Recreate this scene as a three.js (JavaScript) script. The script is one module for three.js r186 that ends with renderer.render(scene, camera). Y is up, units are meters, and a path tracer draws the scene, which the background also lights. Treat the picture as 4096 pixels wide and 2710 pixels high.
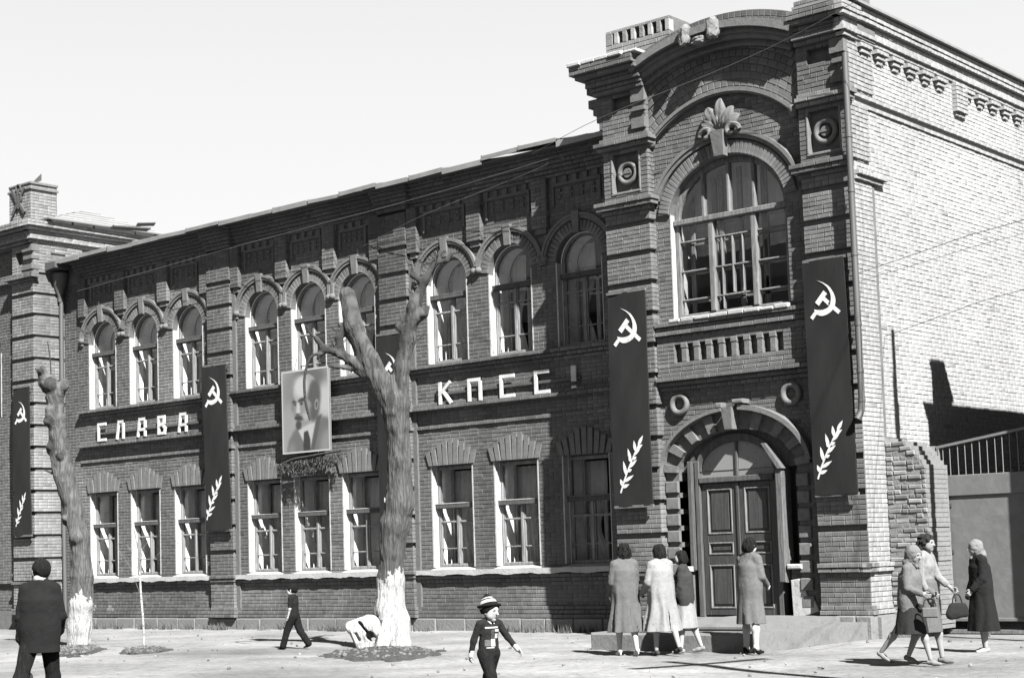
import * as THREE from 'three';
import { mergeGeometries } from 'three/addons/utils/BufferGeometryUtils.js';

// ---------- camera, sky, sun, exposure ----------
const scene = new THREE.Scene();
const camera = new THREE.PerspectiveCamera(23.136, 4096 / 2710, 0.5, 900);
camera.position.set(0, 1.6, 26.6);
camera.rotation.order = 'YXZ';
camera.rotation.set(THREE.MathUtils.degToRad(4.84773), THREE.MathUtils.degToRad(40.07331), THREE.MathUtils.degToRad(-1.80406));
camera.setViewOffset(4096, 2710, -2.6, -297.85, 4096, 2710);
camera.updateProjectionMatrix(); camera.updateMatrixWorld();
const renderer = new THREE.WebGLRenderer({ antialias: true });
renderer.setSize(1024, 677);
renderer.toneMapping = THREE.LinearToneMapping;
renderer.toneMappingExposure = 4.6;
renderer.shadowMap.enabled = true;
const SUN = new THREE.Vector3(0.655, 0.682, 0.322).normalize();
const sun = new THREE.DirectionalLight(new THREE.Color(1, 0.995, 0.985), 5.0);
sun.position.set(-22 + SUN.x * 60, SUN.y * 60, 4 + SUN.z * 60);
sun.target.position.set(-22, 0, 4);
sun.castShadow = true; sun.shadow.mapSize.set(4096, 4096); sun.shadow.radius = 1;
Object.assign(sun.shadow.camera, { left: -35, right: 35, top: 30, bottom: -30, near: 1, far: 140 });
scene.add(sun, sun.target);
{ // hazy clear sky: pale near the horizon, darker overhead
  const w = 64, h = 128, d = new Float32Array(w * h * 4);
  for (let j = 0; j < h; j++) {
    const el = ((j + 0.5) / h - 0.5) * 180;
    const L = el < 0 ? 0.06 : 0.02 + 0.195 * Math.exp(-Math.pow(el / 36, 3));
    for (let i = 0; i < w; i++) { const k = (j * w + i) * 4; d[k] = L; d[k + 1] = L; d[k + 2] = L; d[k + 3] = 1; }
  }
  const t = new THREE.DataTexture(d, w, h, THREE.RGBAFormat, THREE.FloatType);
  t.mapping = THREE.EquirectangularReflectionMapping; t.magFilter = t.minFilter = THREE.LinearFilter; t.needsUpdate = true;
  scene.background = t; scene.environment = t;
}

// ---------- helpers ----------
let seed = 12345;
const rnd = () => { seed = (seed + 0x6d2b79f5) | 0; let t = Math.imul(seed ^ (seed >>> 15), 1 | seed); t = (t + Math.imul(t ^ (t >>> 7), 61 | t)) ^ t; return ((t ^ (t >>> 14)) >>> 0) / 4294967296; };
const rr = (a, b) => a + (b - a) * rnd();
const V = (x, y, z) => new THREE.Vector3(x, y, z);
const g = (v) => new THREE.Color().setRGB(v, v, v);
const clamp = (x, a, b) => Math.min(b, Math.max(a, x));
const hash3 = (x, y, z) => { let h = Math.imul(x, 374761393) + Math.imul(y, 668265263) + Math.imul(z, 2147483647 ^ 0x5bd1e995); h = Math.imul(h ^ (h >>> 13), 1274126177); return ((h ^ (h >>> 16)) >>> 0) / 4294967296; };
function vnoise(x, y, z) {
  const xi = Math.floor(x), yi = Math.floor(y), zi = Math.floor(z); let fx = x - xi, fy = y - yi, fz = z - zi;
  fx = fx * fx * (3 - 2 * fx); fy = fy * fy * (3 - 2 * fy); fz = fz * fz * (3 - 2 * fz);
  const l = (a, b, t) => a + (b - a) * t, H = (a, b, c) => hash3(xi + a, yi + b, zi + c);
  return l(l(l(H(0, 0, 0), H(1, 0, 0), fx), l(H(0, 1, 0), H(1, 1, 0), fx), fy), l(l(H(0, 0, 1), H(1, 0, 1), fx), l(H(0, 1, 1), H(1, 1, 1), fx), fy), fz);
}
const fbm = (x, y, z, o = 4) => { let s = 0, a = 0.5, n = 0; for (let i = 0; i < o; i++) { s += a * vnoise(x, y, z); n += a; a *= 0.5; x *= 2.03; y *= 2.03; z *= 2.03; } return s / n; };
// noise that repeats with the period given for x and y
function tnoise(u, v, p, sd) {
  const xi = Math.floor(u), yi = Math.floor(v); let fx = u - xi, fy = v - yi; fx = fx * fx * (3 - 2 * fx); fy = fy * fy * (3 - 2 * fy);
  const m = (a) => ((a % p) + p) % p, H = (a, b) => hash3(m(xi + a), m(yi + b), sd);
  return (H(0, 0) * (1 - fx) + H(1, 0) * fx) * (1 - fy) + (H(0, 1) * (1 - fx) + H(1, 1) * fx) * fy;
}
function tfbm(u, v, p, sd, o = 4) { let s = 0, a = 0.5, n = 0; for (let i = 0; i < o; i++) { s += a * tnoise(u * p, v * p, p, sd + i); n += a; a *= 0.55; p *= 2; } return s / n; }
function tex(n, fn, rx = 1, ry = 1, srgb = false) {
  const d = new Uint8Array(n * n * 4);
  for (let j = 0; j < n; j++) for (let i = 0; i < n; i++) {
    const v = clamp(fn((i + 0.5) / n, (j + 0.5) / n), 0, 1) * 255, k = (j * n + i) * 4; d[k] = d[k + 1] = d[k + 2] = v; d[k + 3] = 255;
  }
  const t = new THREE.DataTexture(d, n, n); t.wrapS = t.wrapT = THREE.RepeatWrapping; t.magFilter = THREE.LinearFilter; t.minFilter = THREE.LinearMipmapLinearFilter; t.generateMipmaps = true;
  t.repeat.set(rx, ry); t.needsUpdate = true; return t;
}
const taken = {};
const numbered = (n) => { const k = taken[n] = (taken[n] ?? -1) + 1; return k ? n + '_' + String(k).padStart(3, '0') : n; };
function tag(o, label, category, group) { o.userData.label = label; o.userData.category = category; if (group) o.userData.group = group; return o; }
function mesh(name, geo, mat, parent = scene) {
  if (Array.isArray(geo)) geo = geo.length === 1 ? geo[0] : mergeGeometries(geo.map((q) => (q.index ? q.toNonIndexed() : q)));
  const m = new THREE.Mesh(geo, mat); m.name = parent === scene ? numbered(name) : name; m.castShadow = m.receiveShadow = true; parent.add(m); return m;
}
function thing(name, label, category, pos = [0, 0, 0], turn = 0, group) {
  const o = new THREE.Group(); o.name = numbered(name); o.position.set(...pos); o.rotation.y = turn; scene.add(o); return tag(o, label, category, group);
}
function structure(name, geo, mat) { const m = mesh(name, geo, mat); m.userData.kind = 'structure'; return m; }
// a solid with eight corners: bottom ring 0-3, top ring 4-7 (counter-clockwise seen from above); uv in metres
function hexa(p) {
  const F = [[0, 3, 2, 1], [4, 5, 6, 7], [0, 1, 5, 4], [1, 2, 6, 5], [2, 3, 7, 6], [3, 0, 4, 7]], pos = [], nor = [], uv = [];
  for (const f of F) {
    const [a, b, c, d] = f.map((i) => p[i]);
    const n = V(c[0] - a[0], c[1] - a[1], c[2] - a[2]).cross(V(d[0] - b[0], d[1] - b[1], d[2] - b[2])).normalize();
    const ax = Math.abs(n.x), ay = Math.abs(n.y), az = Math.abs(n.z);
    for (const q of [a, b, c, a, c, d]) {
      pos.push(...q); nor.push(n.x, n.y, n.z);
      if (ay > ax && ay > az) uv.push(q[0], q[2]); else if (ax > az) uv.push(q[2], q[1]); else uv.push(q[0], q[1]);
    }
  }
  const geo = new THREE.BufferGeometry();
  geo.setAttribute('position', new THREE.Float32BufferAttribute(pos, 3)); geo.setAttribute('normal', new THREE.Float32BufferAttribute(nor, 3)); geo.setAttribute('uv', new THREE.Float32BufferAttribute(uv, 2));
  return geo;
}
const box = (x0, x1, y0, y1, z0, z1) => hexa([[x0, y0, z1], [x1, y0, z1], [x1, y0, z0], [x0, y0, z0], [x0, y1, z1], [x1, y1, z1], [x1, y1, z0], [x0, y1, z0]]);
// box with its front edges chamfered by c
function cbox(x0, x1, y0, y1, z0, z1, c = 0.01) {
  return mergeGeometries([box(x0, x1, y0, y1, z0, z1 - c), hexa([[x0, y0, z1 - c], [x1, y0, z1 - c], [x1 - c, y0 + c, z1], [x0 + c, y0 + c, z1], [x0, y1, z1 - c], [x1, y1, z1 - c], [x1 - c, y1 - c, z1], [x0 + c, y1 - c, z1]])]);
}
// an arch band between two ellipses, in the x-y plane, thick from z0 to z1
function arcBand(cx, cy, rx0, ry0, rx1, ry1, a0, a1, z0, z1, n = 28) {
  const out = [];
  for (let i = 0; i < n; i++) {
    const s = a0 + (a1 - a0) * i / n, t = a0 + (a1 - a0) * (i + 1) / n;
    const P = (rx, ry, a, z) => [cx + rx * Math.cos(a), cy + ry * Math.sin(a), z];
    out.push(hexa([P(rx0, ry0, t, z1), P(rx0, ry0, s, z1), P(rx0, ry0, s, z0), P(rx0, ry0, t, z0), P(rx1, ry1, t, z1), P(rx1, ry1, s, z1), P(rx1, ry1, s, z0), P(rx1, ry1, t, z0)]));
  }
  return mergeGeometries(out);
}
// a slab in the x-y plane with openings, from z0 back by depth d
function slab(x0, x1, y0, y1, z, d, holes) {
  const s = new THREE.Shape([new THREE.Vector2(x0, y0), new THREE.Vector2(x1, y0), new THREE.Vector2(x1, y1), new THREE.Vector2(x0, y1)]);
  for (const pts of holes) s.holes.push(new THREE.Path(pts.map(([a, b]) => new THREE.Vector2(a, b))));
  const e = new THREE.ExtrudeGeometry(s, { depth: d, bevelEnabled: false, curveSegments: 16 }); e.translate(0, 0, z - d); return e.index ? e.toNonIndexed() : e;
}
const archPath = (c, w, y0, ys, rx, ry, n = 20) => { const p = [[c - w / 2, y0], [c + w / 2, y0]]; for (let i = 0; i <= n; i++) { const a = Math.PI * i / n; p.push([c + rx * Math.cos(a), ys + ry * Math.sin(a)]); } return p; };
const rectPath = (c, w, y0, y1) => [[c - w / 2, y0], [c + w / 2, y0], [c + w / 2, y1], [c - w / 2, y1]];
function tube(pts, r, seg = 24, rad = 6) { return new THREE.TubeGeometry(new THREE.CatmullRomCurve3(pts.map((p) => V(...p))), seg, r, rad, false); }
function lathe(pts, n = 16) { return new THREE.LatheGeometry(pts.map(([r, y]) => new THREE.Vector2(r, y)), n); }
function bar(a, b, w, d = w, up = V(0, 0, 1)) { // straight bar of w x d from a to b
  const A = V(...a), B = V(...b), u = B.clone().sub(A), L = u.length(); u.normalize();
  const s = new THREE.Vector3().crossVectors(u, up).normalize(), t = new THREE.Vector3().crossVectors(s, u);
  const q = (o, i, j) => [o.x + s.x * i * w / 2 + t.x * j * d / 2, o.y + s.y * i * w / 2 + t.y * j * d / 2, o.z + s.z * i * w / 2 + t.z * j * d / 2];
  return hexa([q(A, -1, 1), q(A, -1, -1), q(A, 1, -1), q(A, 1, 1), q(B, -1, 1), q(B, -1, -1), q(B, 1, -1), q(B, 1, 1)]);
}

// ---------- materials (the photograph is black and white: all colours are greys) ----------
const T = {
  grain: tex(256, (u, v) => 0.78 + 0.44 * (tfbm(u, v, 8, 3, 5) - 0.5)),
  speck: tex(256, (u, v) => 0.5 + 0.9 * (tfbm(u, v, 16, 9, 4) - 0.5)),
  plaster: tex(512, (u, v) => { const a = tfbm(u, v, 6, 21, 5), b = tfbm(u, v, 24, 31, 3); return 0.86 + 0.35 * (a - 0.5) - (b > 0.64 ? 0.25 * (b - 0.64) / 0.2 : 0); }),
  wood: tex(512, (u, v) => { const w = tfbm(u * 1, v * 0.12, 16, 41, 4); const f = Math.sin((u * 40 + w * 9) * 2) * 0.5 + 0.5; return 0.62 + 0.3 * f * (0.5 + w) - 0.2 * tfbm(u, v, 24, 44, 3); }),
  bark: tex(512, (u, v) => { const w = tfbm(u, v, 8, 51, 3), r = Math.abs(tfbm(u + 0.03 * w, v * 0.25, 16, 55, 4) - 0.5) * 2; return 0.25 + 0.95 * Math.pow(r, 0.6) * (0.6 + 0.5 * w); }),
  limewash: tex(512, (u, v) => { const s = tfbm(u, v * 0.2, 14, 25, 4), p = tfbm(u, v, 9, 27, 5), d = tfbm(u, v, 40, 29, 2); return 1.02 - 1.5 * Math.max(0, s - 0.56) - 1.7 * Math.max(0, p - 0.6) - 0.35 * Math.max(0, d - 0.5); }),
  cloth: tex(256, (u, v) => 0.86 + 0.1 * Math.sin(u * 402) * Math.sin(v * 402) + 0.25 * (tfbm(u, v, 12, 61, 4) - 0.5)),
  metal: tex(512, (u, v) => { const a = tfbm(u, v * 0.6, 6, 71, 5), b = tfbm(u, v, 20, 74, 4); return 0.75 + 0.4 * (a - 0.5) + 0.2 * (b - 0.5); }),
  ground: tex(1024, (u, v) => { const a = tfbm(u, v, 5, 81, 6), b = tfbm(u, v, 64, 85, 3), c = tfbm(u, v, 18, 88, 3); return 0.74 + 0.62 * (a - 0.5) + 0.5 * (b - 0.5) - (c > 0.66 ? 0.9 * (c - 0.66) : 0); }),
  soil: tex(512, (u, v) => 0.6 + 0.9 * (tfbm(u, v, 24, 91, 4) - 0.5) + 0.4 * (tfbm(u, v, 6, 95, 3) - 0.5)),
};
const rep = (t, x, y = x) => { const c = t.clone(); c.repeat.set(x, y); c.needsUpdate = true; return c; };
const std = (v, map, o = {}) => new THREE.MeshStandardMaterial({ color: g(v), map: map || null, roughness: 0.9, ...o });
const M = {
  brick: std(0.081, rep(T.grain, 0.7, 0.6), { bumpMap: T.speck, bumpScale: 0.003 }),
  mortarPale: std(0.23, rep(T.grain, 1.3), { roughness: 1, bumpMap: rep(T.speck, 2), bumpScale: 0.004 }),  // paler copy of mortar: sunlight on the side wall is in this colour
  mortar: std(0.085, rep(T.grain, 1.3), { roughness: 1, bumpMap: rep(T.speck, 2), bumpScale: 0.004 }),
  moulding: std(0.1, rep(T.grain, 1.7), { bumpMap: rep(T.speck, 2), bumpScale: 0.004 }),
  limeInner: std(0.72, rep(T.plaster, 0.8)), lime: std(0.27, rep(T.plaster, 0.8), { bumpMap: rep(T.speck, 1.5), bumpScale: 0.006 }),
  whitewash: std(0.28, rep(T.limewash, 1.3, 0.9), { bumpMap: rep(T.bark, 1.6, 0.9), bumpScale: 0.03 }),
  stone: std(0.12, rep(T.plaster, 1.2), { bumpMap: rep(T.speck, 2), bumpScale: 0.008 }),
  concrete: std(0.105, rep(T.plaster, 0.9), { bumpMap: rep(T.speck, 1.5), bumpScale: 0.005 }),
  frame: std(0.17, rep(T.wood, 0.6)), frameDark: std(0.055, rep(T.wood, 0.6)), frameInner: std(0.4, rep(T.wood, 0.5)),
  door: std(0.032, rep(T.wood, 0.7), { roughness: 0.6, bumpMap: rep(T.wood, 0.7), bumpScale: 0.002 }),
  worn: std(0.085, rep(T.wood, 0.9), { bumpMap: rep(T.wood, 0.9), bumpScale: 0.004 }),
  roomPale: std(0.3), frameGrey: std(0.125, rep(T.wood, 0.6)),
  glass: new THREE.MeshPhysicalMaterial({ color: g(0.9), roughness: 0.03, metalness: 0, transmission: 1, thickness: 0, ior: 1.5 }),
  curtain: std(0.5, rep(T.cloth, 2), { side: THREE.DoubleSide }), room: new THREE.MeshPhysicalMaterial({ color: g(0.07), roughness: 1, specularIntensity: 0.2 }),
  tin: std(0.2, rep(T.metal, 0.4), { roughness: 0.55, metalness: 0.25 }), tinDark: std(0.06, rep(T.metal, 0.5), { roughness: 0.7 }),
  pipe: std(0.055, rep(T.metal, 0.8), { roughness: 0.6 }),
  banner: new THREE.MeshPhysicalMaterial({ color: g(0.014), map: rep(T.cloth, 1.5), roughness: 1, specularIntensity: 0.25 }), paint: std(0.42, rep(T.plaster, 2)), bannerEdge: std(0.09, T.wood),
  letter: std(0.38, rep(T.plaster, 1.5)), letterSide: std(0.3),
  bark: std(0.066, rep(T.bark, 1.6, 0.9), { bumpMap: rep(T.bark, 1.6, 0.9), bumpScale: 0.02, roughness: 1 }),
  barkDark: std(0.032, rep(T.bark, 1.6, 0.9), { bumpMap: rep(T.bark, 0.9), bumpScale: 0.02, roughness: 1 }),
  ground: std(0.148, rep(T.ground, 0.22), { roughness: 1, vertexColors: true, bumpMap: rep(T.ground, 0.22), bumpScale: 0.02 }),
  soil: std(0.035, rep(T.soil, 1.2), { roughness: 1, bumpMap: rep(T.soil, 1.2), bumpScale: 0.03 }),
  asphalt: std(0.045, rep(T.ground, 0.3), { roughness: 1 }), weed: std(0.05, null, { side: THREE.DoubleSide }),
  gate: std(0.105, rep(T.metal, 0.5), { roughness: 0.7, bumpMap: rep(T.metal, 0.35), bumpScale: 0.02 }), gateBar: std(0.12, rep(T.metal, 1), { roughness: 0.6 }),
  wire: std(0.05), wood: std(0.12, rep(T.wood, 0.8), { bumpMap: rep(T.wood, 0.8), bumpScale: 0.004 }), roofSheet: std(0.2, rep(T.metal, 0.4), { roughness: 0.7 }),
};
// ---------- ground ----------
{
  const pos = [], idx = [], uv = [], col = [], nx = 150, nz = 130;
  const X = (i) => { const t = i / nx * 2 - 1; return -20 + 26 * t + 180 * Math.pow(t, 7); }, Z = (j) => { const t = j / nz * 2 - 1; return 8 + 18 * t + 180 * Math.pow(t, 7); };
  for (let j = 0; j <= nz; j++) for (let i = 0; i <= nx; i++) {
    const x = X(i), z = Z(j), n = fbm(x * 0.5, 3, z * 0.5, 4) - 0.5;
    const near = z < 3.5 && z > -2 && x > -38 && x < -17 ? 0.5 : 1;
    pos.push(x, 0.07 * n * near - 0.012, z); uv.push(x, z);
    const d = fbm(x * 0.22 + 9, 1, z * 0.4, 4), e = fbm(x * 0.9, 7, z * 1.6, 3);
    const c = 1.0 + 1.0 * (d - 0.5) + 0.6 * (e - 0.5); col.push(c, c, c);
  }
  for (let j = 0; j < nz; j++) for (let i = 0; i < nx; i++) { const a = j * (nx + 1) + i; idx.push(a, a + nx + 1, a + 1, a + 1, a + nx + 1, a + nx + 2); }
  const geo = new THREE.BufferGeometry(); geo.setAttribute('position', new THREE.Float32BufferAttribute(pos, 3)); geo.setAttribute('uv', new THREE.Float32BufferAttribute(uv, 2)); geo.setAttribute('color', new THREE.Float32BufferAttribute(col, 3)); geo.setIndex(idx); geo.computeVertexNormals();
  structure('ground', geo, M.ground);
  structure('added_road', box(-200, 160, -0.3, 0.05, 14.6, 38), M.asphalt);  // unseen dark strip, added to cut light bounced up from the ground
}

// ---------- the brick building ----------
const house = thing('brick_building', 'long two-storey brick building with arched upper windows and an ornate corner entrance bay', 'building');
const bricks = [];  // every brick: position, three axes, size, tone
function brick(c, u, v, n, L, h, d, tone = 1, even = 1) {
  const soot = fbm(c[0] * 0.35 + 5, c[1] * 0.35, c[2] * 0.35, 3) - 0.5, run = vnoise(c[0] * 2.2 + c[2] * 2.2, c[1] * 0.25, 7) - 0.5;
  const salt = clamp((fbm(c[0] * 0.9 + 31, c[1] * 1.3, c[2] * 0.9, 4) - 0.6) * 5, 0, 1);
  const t = tone * (1 + even * (0.95 * soot + 0.4 * run + 0.45 * salt)) * (1 + even * (0.27 * rnd() - 0.13)) * (rnd() < 0.05 * even ? 0.7 : 1) * (rnd() < 0.03 * even ? 1.25 : 1);
  if (c[2] < 0.1 && c[1] > 0.4 && c[1] < 1.0 && c[0] > -37.4 && c[0] < -35.4 && fbm(c[0] * 1.6, c[1] * 2.5, 3, 3) - 0.25 * (c[0] + 36.9) > 0.42) { bricks.push({ c, u, v, n, L, h, d: d, t: 1.9 + rnd() * 0.7 }); return; }
  bricks.push({ c, u, v, n, L, h, d, t });
}
const H = 0.0825, JT = 0.011;
// courses of bricks over a plane; origin o, horizontal axis u, outward axis n; `cuts` give the interval that a course leaves out
function lay(o, u, n, u0, u1, y0, y1, cuts = [], { tone = 1, jit = 0.004, proud = 0.009, missing = 0, even = tone > 2.1 ? 0.35 : 1 } = {}) {
  const rows = Math.max(1, Math.round((y1 - y0) / H)), h = (y1 - y0) / rows, up = [0, 1, 0];
  const bs = Math.abs(u0 * 7.3 + o[2] * 3.1);
  for (let r = 0; r < rows; r++) {
    const y = y0 + (r + 0.5) * h;
    let spans = [[u0, u1]];
    for (const cut of cuts) {
      const k = cut(y); if (!k) continue; const nx = [];
      for (const [a, b] of spans) { if (k[1] <= a || k[0] >= b) { nx.push([a, b]); continue; } if (k[0] > a) nx.push([a, k[0]]); if (k[1] < b) nx.push([k[1], b]); }
      spans = nx;
    }
    const hd = (Math.round(y / H) & 1) === 1;
    for (const [a, b] of spans) {
      if (b - a < 0.03) continue;
      let x = a + (hd ? 0 : -0.135 * ((r >> 1) & 1)) - 0.0 * bs;
      while (x < b - 0.005) {
        const full = hd && rnd() < 0.85 ? 0.135 : 0.27, xe = x + full;
        const s = Math.max(x, a), e = b - xe < 0.03 ? b : Math.min(xe, b);
        const L = e - s - JT;
        if (L > 0.02 && !(missing && rnd() < missing)) {
          const m = (s + e) / 2, dz = proud + rr(-jit, jit);
          brick([o[0] + u[0] * m + n[0] * dz, y + rr(-0.002, 0.002), o[2] + u[2] * m + n[2] * dz], u, up, n, L, h - JT + rr(-0.002, 0.002), 0.03, tone, even);
        }
        x = e >= b ? b : xe;
      }
    }
  }
}
const FX = [1, 0, 0], FZ = [0, 0, 1], SX = [0, 0, -1], SZ = [1, 0, 0];
const layFront = (x0, x1, y0, y1, z, cuts, o) => lay([0, 0, z], FX, FZ, x0, x1, y0, y1, cuts, o);
const laySide = (z0, z1, y0, y1, x, cuts, o) => lay([x, 0, 0], SX, SZ, -z1, -z0, y0, y1, cuts, o);   // faces +x
// a row of bricks standing out, with the core behind it
const cores = [];
function course(x0, x1, y, z, depth, h = H, o) { cores.push(box(x0, x1, y + 0.005, y + h - 0.006, z - 0.1, z + depth - 0.012)); layFront(x0 + 0.001, x1 - 0.001, y, y + h, z + depth - 0.009, [], o); }
// stepped ledge: each entry is the depth of a course, from the top down
function ledge(x0, x1, yTop, z, depths, side = 0, tone = 1) { depths.forEach((d, i) => { course(x0 - d * (side & 1 ? 1 : 0), x1 + d * (side & 2 ? 1 : 0), yTop - (i + 1) * H, z, d, H, { tone }); if (side & 2) laySide(z, z + d, yTop - (i + 1) * H, yTop - i * H, x1 + d - 0.009, [], { tone }); }); }
function ringBricks(cx, cy, z, rx, ry, w, a0, a1, nb, proud = 0.01, tone = 1) {
  for (let i = 0; i < nb; i++) {
    const a = a0 + (a1 - a0) * (i + 0.5) / nb, ca = Math.cos(a), sa = Math.sin(a);
    const px = cx + (rx + w / 2) * ca, py = cy + (ry + w / 2) * sa, len = Math.hypot((rx + w / 2) * sa, (ry + w / 2) * ca) * Math.abs(a1 - a0) / nb;
    let nx = ca / rx, ny = sa / ry; const l = Math.hypot(nx, ny); nx /= l; ny /= l;
    brick([px, py, z + proud + rr(-0.003, 0.003)], [nx, ny, 0], [-ny, nx, 0], FZ, w - JT, len - JT * 0.9, 0.03, tone);
  }
}
const rectCut = (c, w, y0, y1) => (y) => (y > y0 && y < y1 ? [c - w / 2, c + w / 2] : null);
const ellCut = (c, ys, rx, ry) => (y) => { const t = (y - ys) / ry; return t >= 0 && t < 1 ? [c - rx * Math.sqrt(1 - t * t), c + rx * Math.sqrt(1 - t * t)] : null; };

// ----- window: frame with panes, reveals, inner frame, curtain, dark room -----
function makeWindow(c, y0, w, opt) {
  const { yT, arch, top, z = 0, tone = 1, seedc = 0 } = opt, X0 = c - w / 2, X1 = c + w / 2, zf = z - 0.15, F = [];
  const ys = arch ? arch : top, ry = w / 2;
  F.push(cbox(X0 + 0.012, X0 + 0.08, y0, ys, zf - 0.09, zf, 0.012), cbox(X1 - 0.08, X1 - 0.012, y0, ys, zf - 0.09, zf, 0.012), cbox(X0 + 0.08, X1 - 0.08, y0, y0 + 0.07, zf - 0.09, zf + 0.004, 0.012));
  if (arch) F.push(arcBand(c, ys, w / 2 - 0.075, ry - 0.075, w / 2 - 0.012, ry - 0.012, 0, Math.PI, zf - 0.09, zf, 20)); else F.push(cbox(X0 + 0.08, X1 - 0.08, top - 0.09, top - 0.01, zf - 0.09, zf, 0.012));
  F.push(cbox(c - 0.035, c + 0.035, y0 + 0.07, yT - 0.045, zf - 0.08, zf + 0.006, 0.01));          // mullion
  const yB = yT - 0.34, yL = y0 + 0.40;
  for (const [a, b] of [[X0 + 0.08, c - 0.035], [c + 0.035, X1 - 0.08]]) {
    F.push(cbox(a, b, yB - 0.02, yB + 0.022, zf - 0.07, zf - 0.008, 0.008), cbox(a, b, yL - 0.014, yL + 0.014, zf - 0.06, zf - 0.012, 0.006));
    F.push(cbox(a, a + 0.03, y0 + 0.07, yT - 0.045, zf - 0.06, zf - 0.014, 0.006), cbox(b - 0.03, b, y0 + 0.07, yT - 0.045, zf - 0.06, zf - 0.014, 0.006));
  }
  const f = mesh('window', F, M.frame, house);
  mesh('transom', cbox(X0 + 0.02, X1 - 0.02, yT - 0.05, yT + 0.045, zf - 0.09, zf + 0.085, 0.012), M.frameDark, f); mesh('drip_board', hexa([[X0 + 0.02, yT + 0.046, zf + 0.09], [X1 - 0.02, yT + 0.046, zf + 0.09], [X1 - 0.02, yT + 0.046, zf - 0.02], [X0 + 0.02, yT + 0.046, zf - 0.02], [X0 + 0.02, yT + 0.056, zf + 0.09], [X1 - 0.02, yT + 0.056, zf + 0.09], [X1 - 0.02, yT + 0.075, zf - 0.02], [X0 + 0.02, yT + 0.075, zf - 0.02]]), M.frame, f);  // transom darker than the frame: its shadow side is put into the colour
  const pane = (a, b, ya, yb) => mesh('pane', new THREE.PlaneGeometry(b - a, yb - ya).translate((a + b) / 2, (ya + yb) / 2, zf - 0.045), M.glass, f);
  for (const [a, b] of [[X0 + 0.11, c - 0.065], [c + 0.065, X1 - 0.11]]) { pane(a, b, y0 + 0.07, yL - 0.014); pane(a, b, yL + 0.014, yB - 0.02); pane(a, b, yB + 0.022, yT - 0.045); }
  if (arch) { const s = new THREE.Shape(archPath(c, w - 0.16, yT + 0.04, ys, w / 2 - 0.078, ry - 0.078).map(([a, b]) => new THREE.Vector2(a, b))); mesh('pane', new THREE.ShapeGeometry(s, 8).translate(0, 0, zf - 0.045), M.glass, f); }
  else pane(X0 + 0.08, X1 - 0.08, yT + 0.04, top - 0.09);
  // whitewashed reveals, deep behind the outer frame
  const yy = y0 - 0.002;
  for (const [xa, xb] of [[X0 - 0.02, X0 + 0.02], [X1 - 0.02, X1 + 0.006]]) { mesh('reveal', [box(xa, Math.min(xb, xa + 0.035) , yy, ys, z - 0.145, z + 0.012), ], M.lime, f); mesh('inner_reveal', box(xa, xb, yy, ys, z - 0.66, z - 0.147), M.limeInner, f); }
  if (arch) mesh('arch_reveal', arcBand(c, ys, w / 2 - 0.02, ry - 0.02, w / 2 + 0.002, ry + 0.002, 0, Math.PI, z - 0.66, z - 0.145, 18), M.limeInner, f);
  // the inner window of the pair
  const I = [], zi = z - 0.60;
  I.push(box(X0 + 0.02, X0 + 0.09, y0, ys, zi - 0.05, zi), box(X1 - 0.09, X1 - 0.02, y0, ys, zi - 0.05, zi), box(c - 0.045, c + 0.045, y0, yT, zi - 0.05, zi), box(X0 + 0.09, X1 - 0.09, y0, y0 + 0.08, zi - 0.05, zi), box(X0 + 0.09, c - 0.045, yT - 0.04, yT + 0.04, zi - 0.05, zi), box(c + 0.045, X1 - 0.09, yT - 0.04, yT + 0.04, zi - 0.05, zi), box(X0 + 0.09, c - 0.045, yB - 0.02, yB + 0.02, zi - 0.05, zi), box(c + 0.045, X1 - 0.09, yB - 0.02, yB + 0.02, zi - 0.05, zi));
  mesh('inner_frame', I, M.frameInner, f);
  // curtains hanging in folds, each window its own way
  const top2 = arch ? ys + ry * 0.8 : top - 0.1;
  const drape = (sd, cw, gather) => {
    const ph = rnd() * 6, P = [], N = 18, R2 = 14, id = [], uvs = [];
    for (let j = 0; j <= R2; j++) for (let i = 0; i <= N; i++) {
      const s = i / N, t = j / R2, y = y0 + 0.05 + (top2 - y0 - 0.05) * t, tie = 1 - gather * Math.exp(-Math.pow((t - 0.35) / 0.2, 2));
      let x = -w / 2 - 0.05 + (cw + 0.12) * s * tie; if (arch && y > ys) x = Math.max(x, -Math.sqrt(Math.max(0, (w / 2) ** 2 - (y - ys) ** 2)));
      P.push(c + sd * x, y, z - 0.74 + 0.035 * Math.sin(s * 24 + ph + 1.2 * Math.sin(t * 3))); uvs.push(s * cw, y);
    }
    for (let j = 0; j < R2; j++) for (let i = 0; i < N; i++) { const a = j * (N + 1) + i; id.push(a, a + 1, a + N + 1, a + 1, a + N + 2, a + N + 1); }
    const cg = new THREE.BufferGeometry(); cg.setAttribute('position', new THREE.Float32BufferAttribute(P, 3)); cg.setAttribute('uv', new THREE.Float32BufferAttribute(uvs, 2)); cg.setIndex(id); cg.computeVertexNormals();
    mesh('curtain', cg, M.curtain, f);
  };
  drape(1, w * rr(0.3, 0.62), rr(0.05, 0.5)); if (rnd() < 0.4) drape(-1, w * rr(0.1, 0.3), rr(0.1, 0.4));
  const zr = z - 0.78, zb = z - 2.0, yt = arch ? ys + ry : top;
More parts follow.
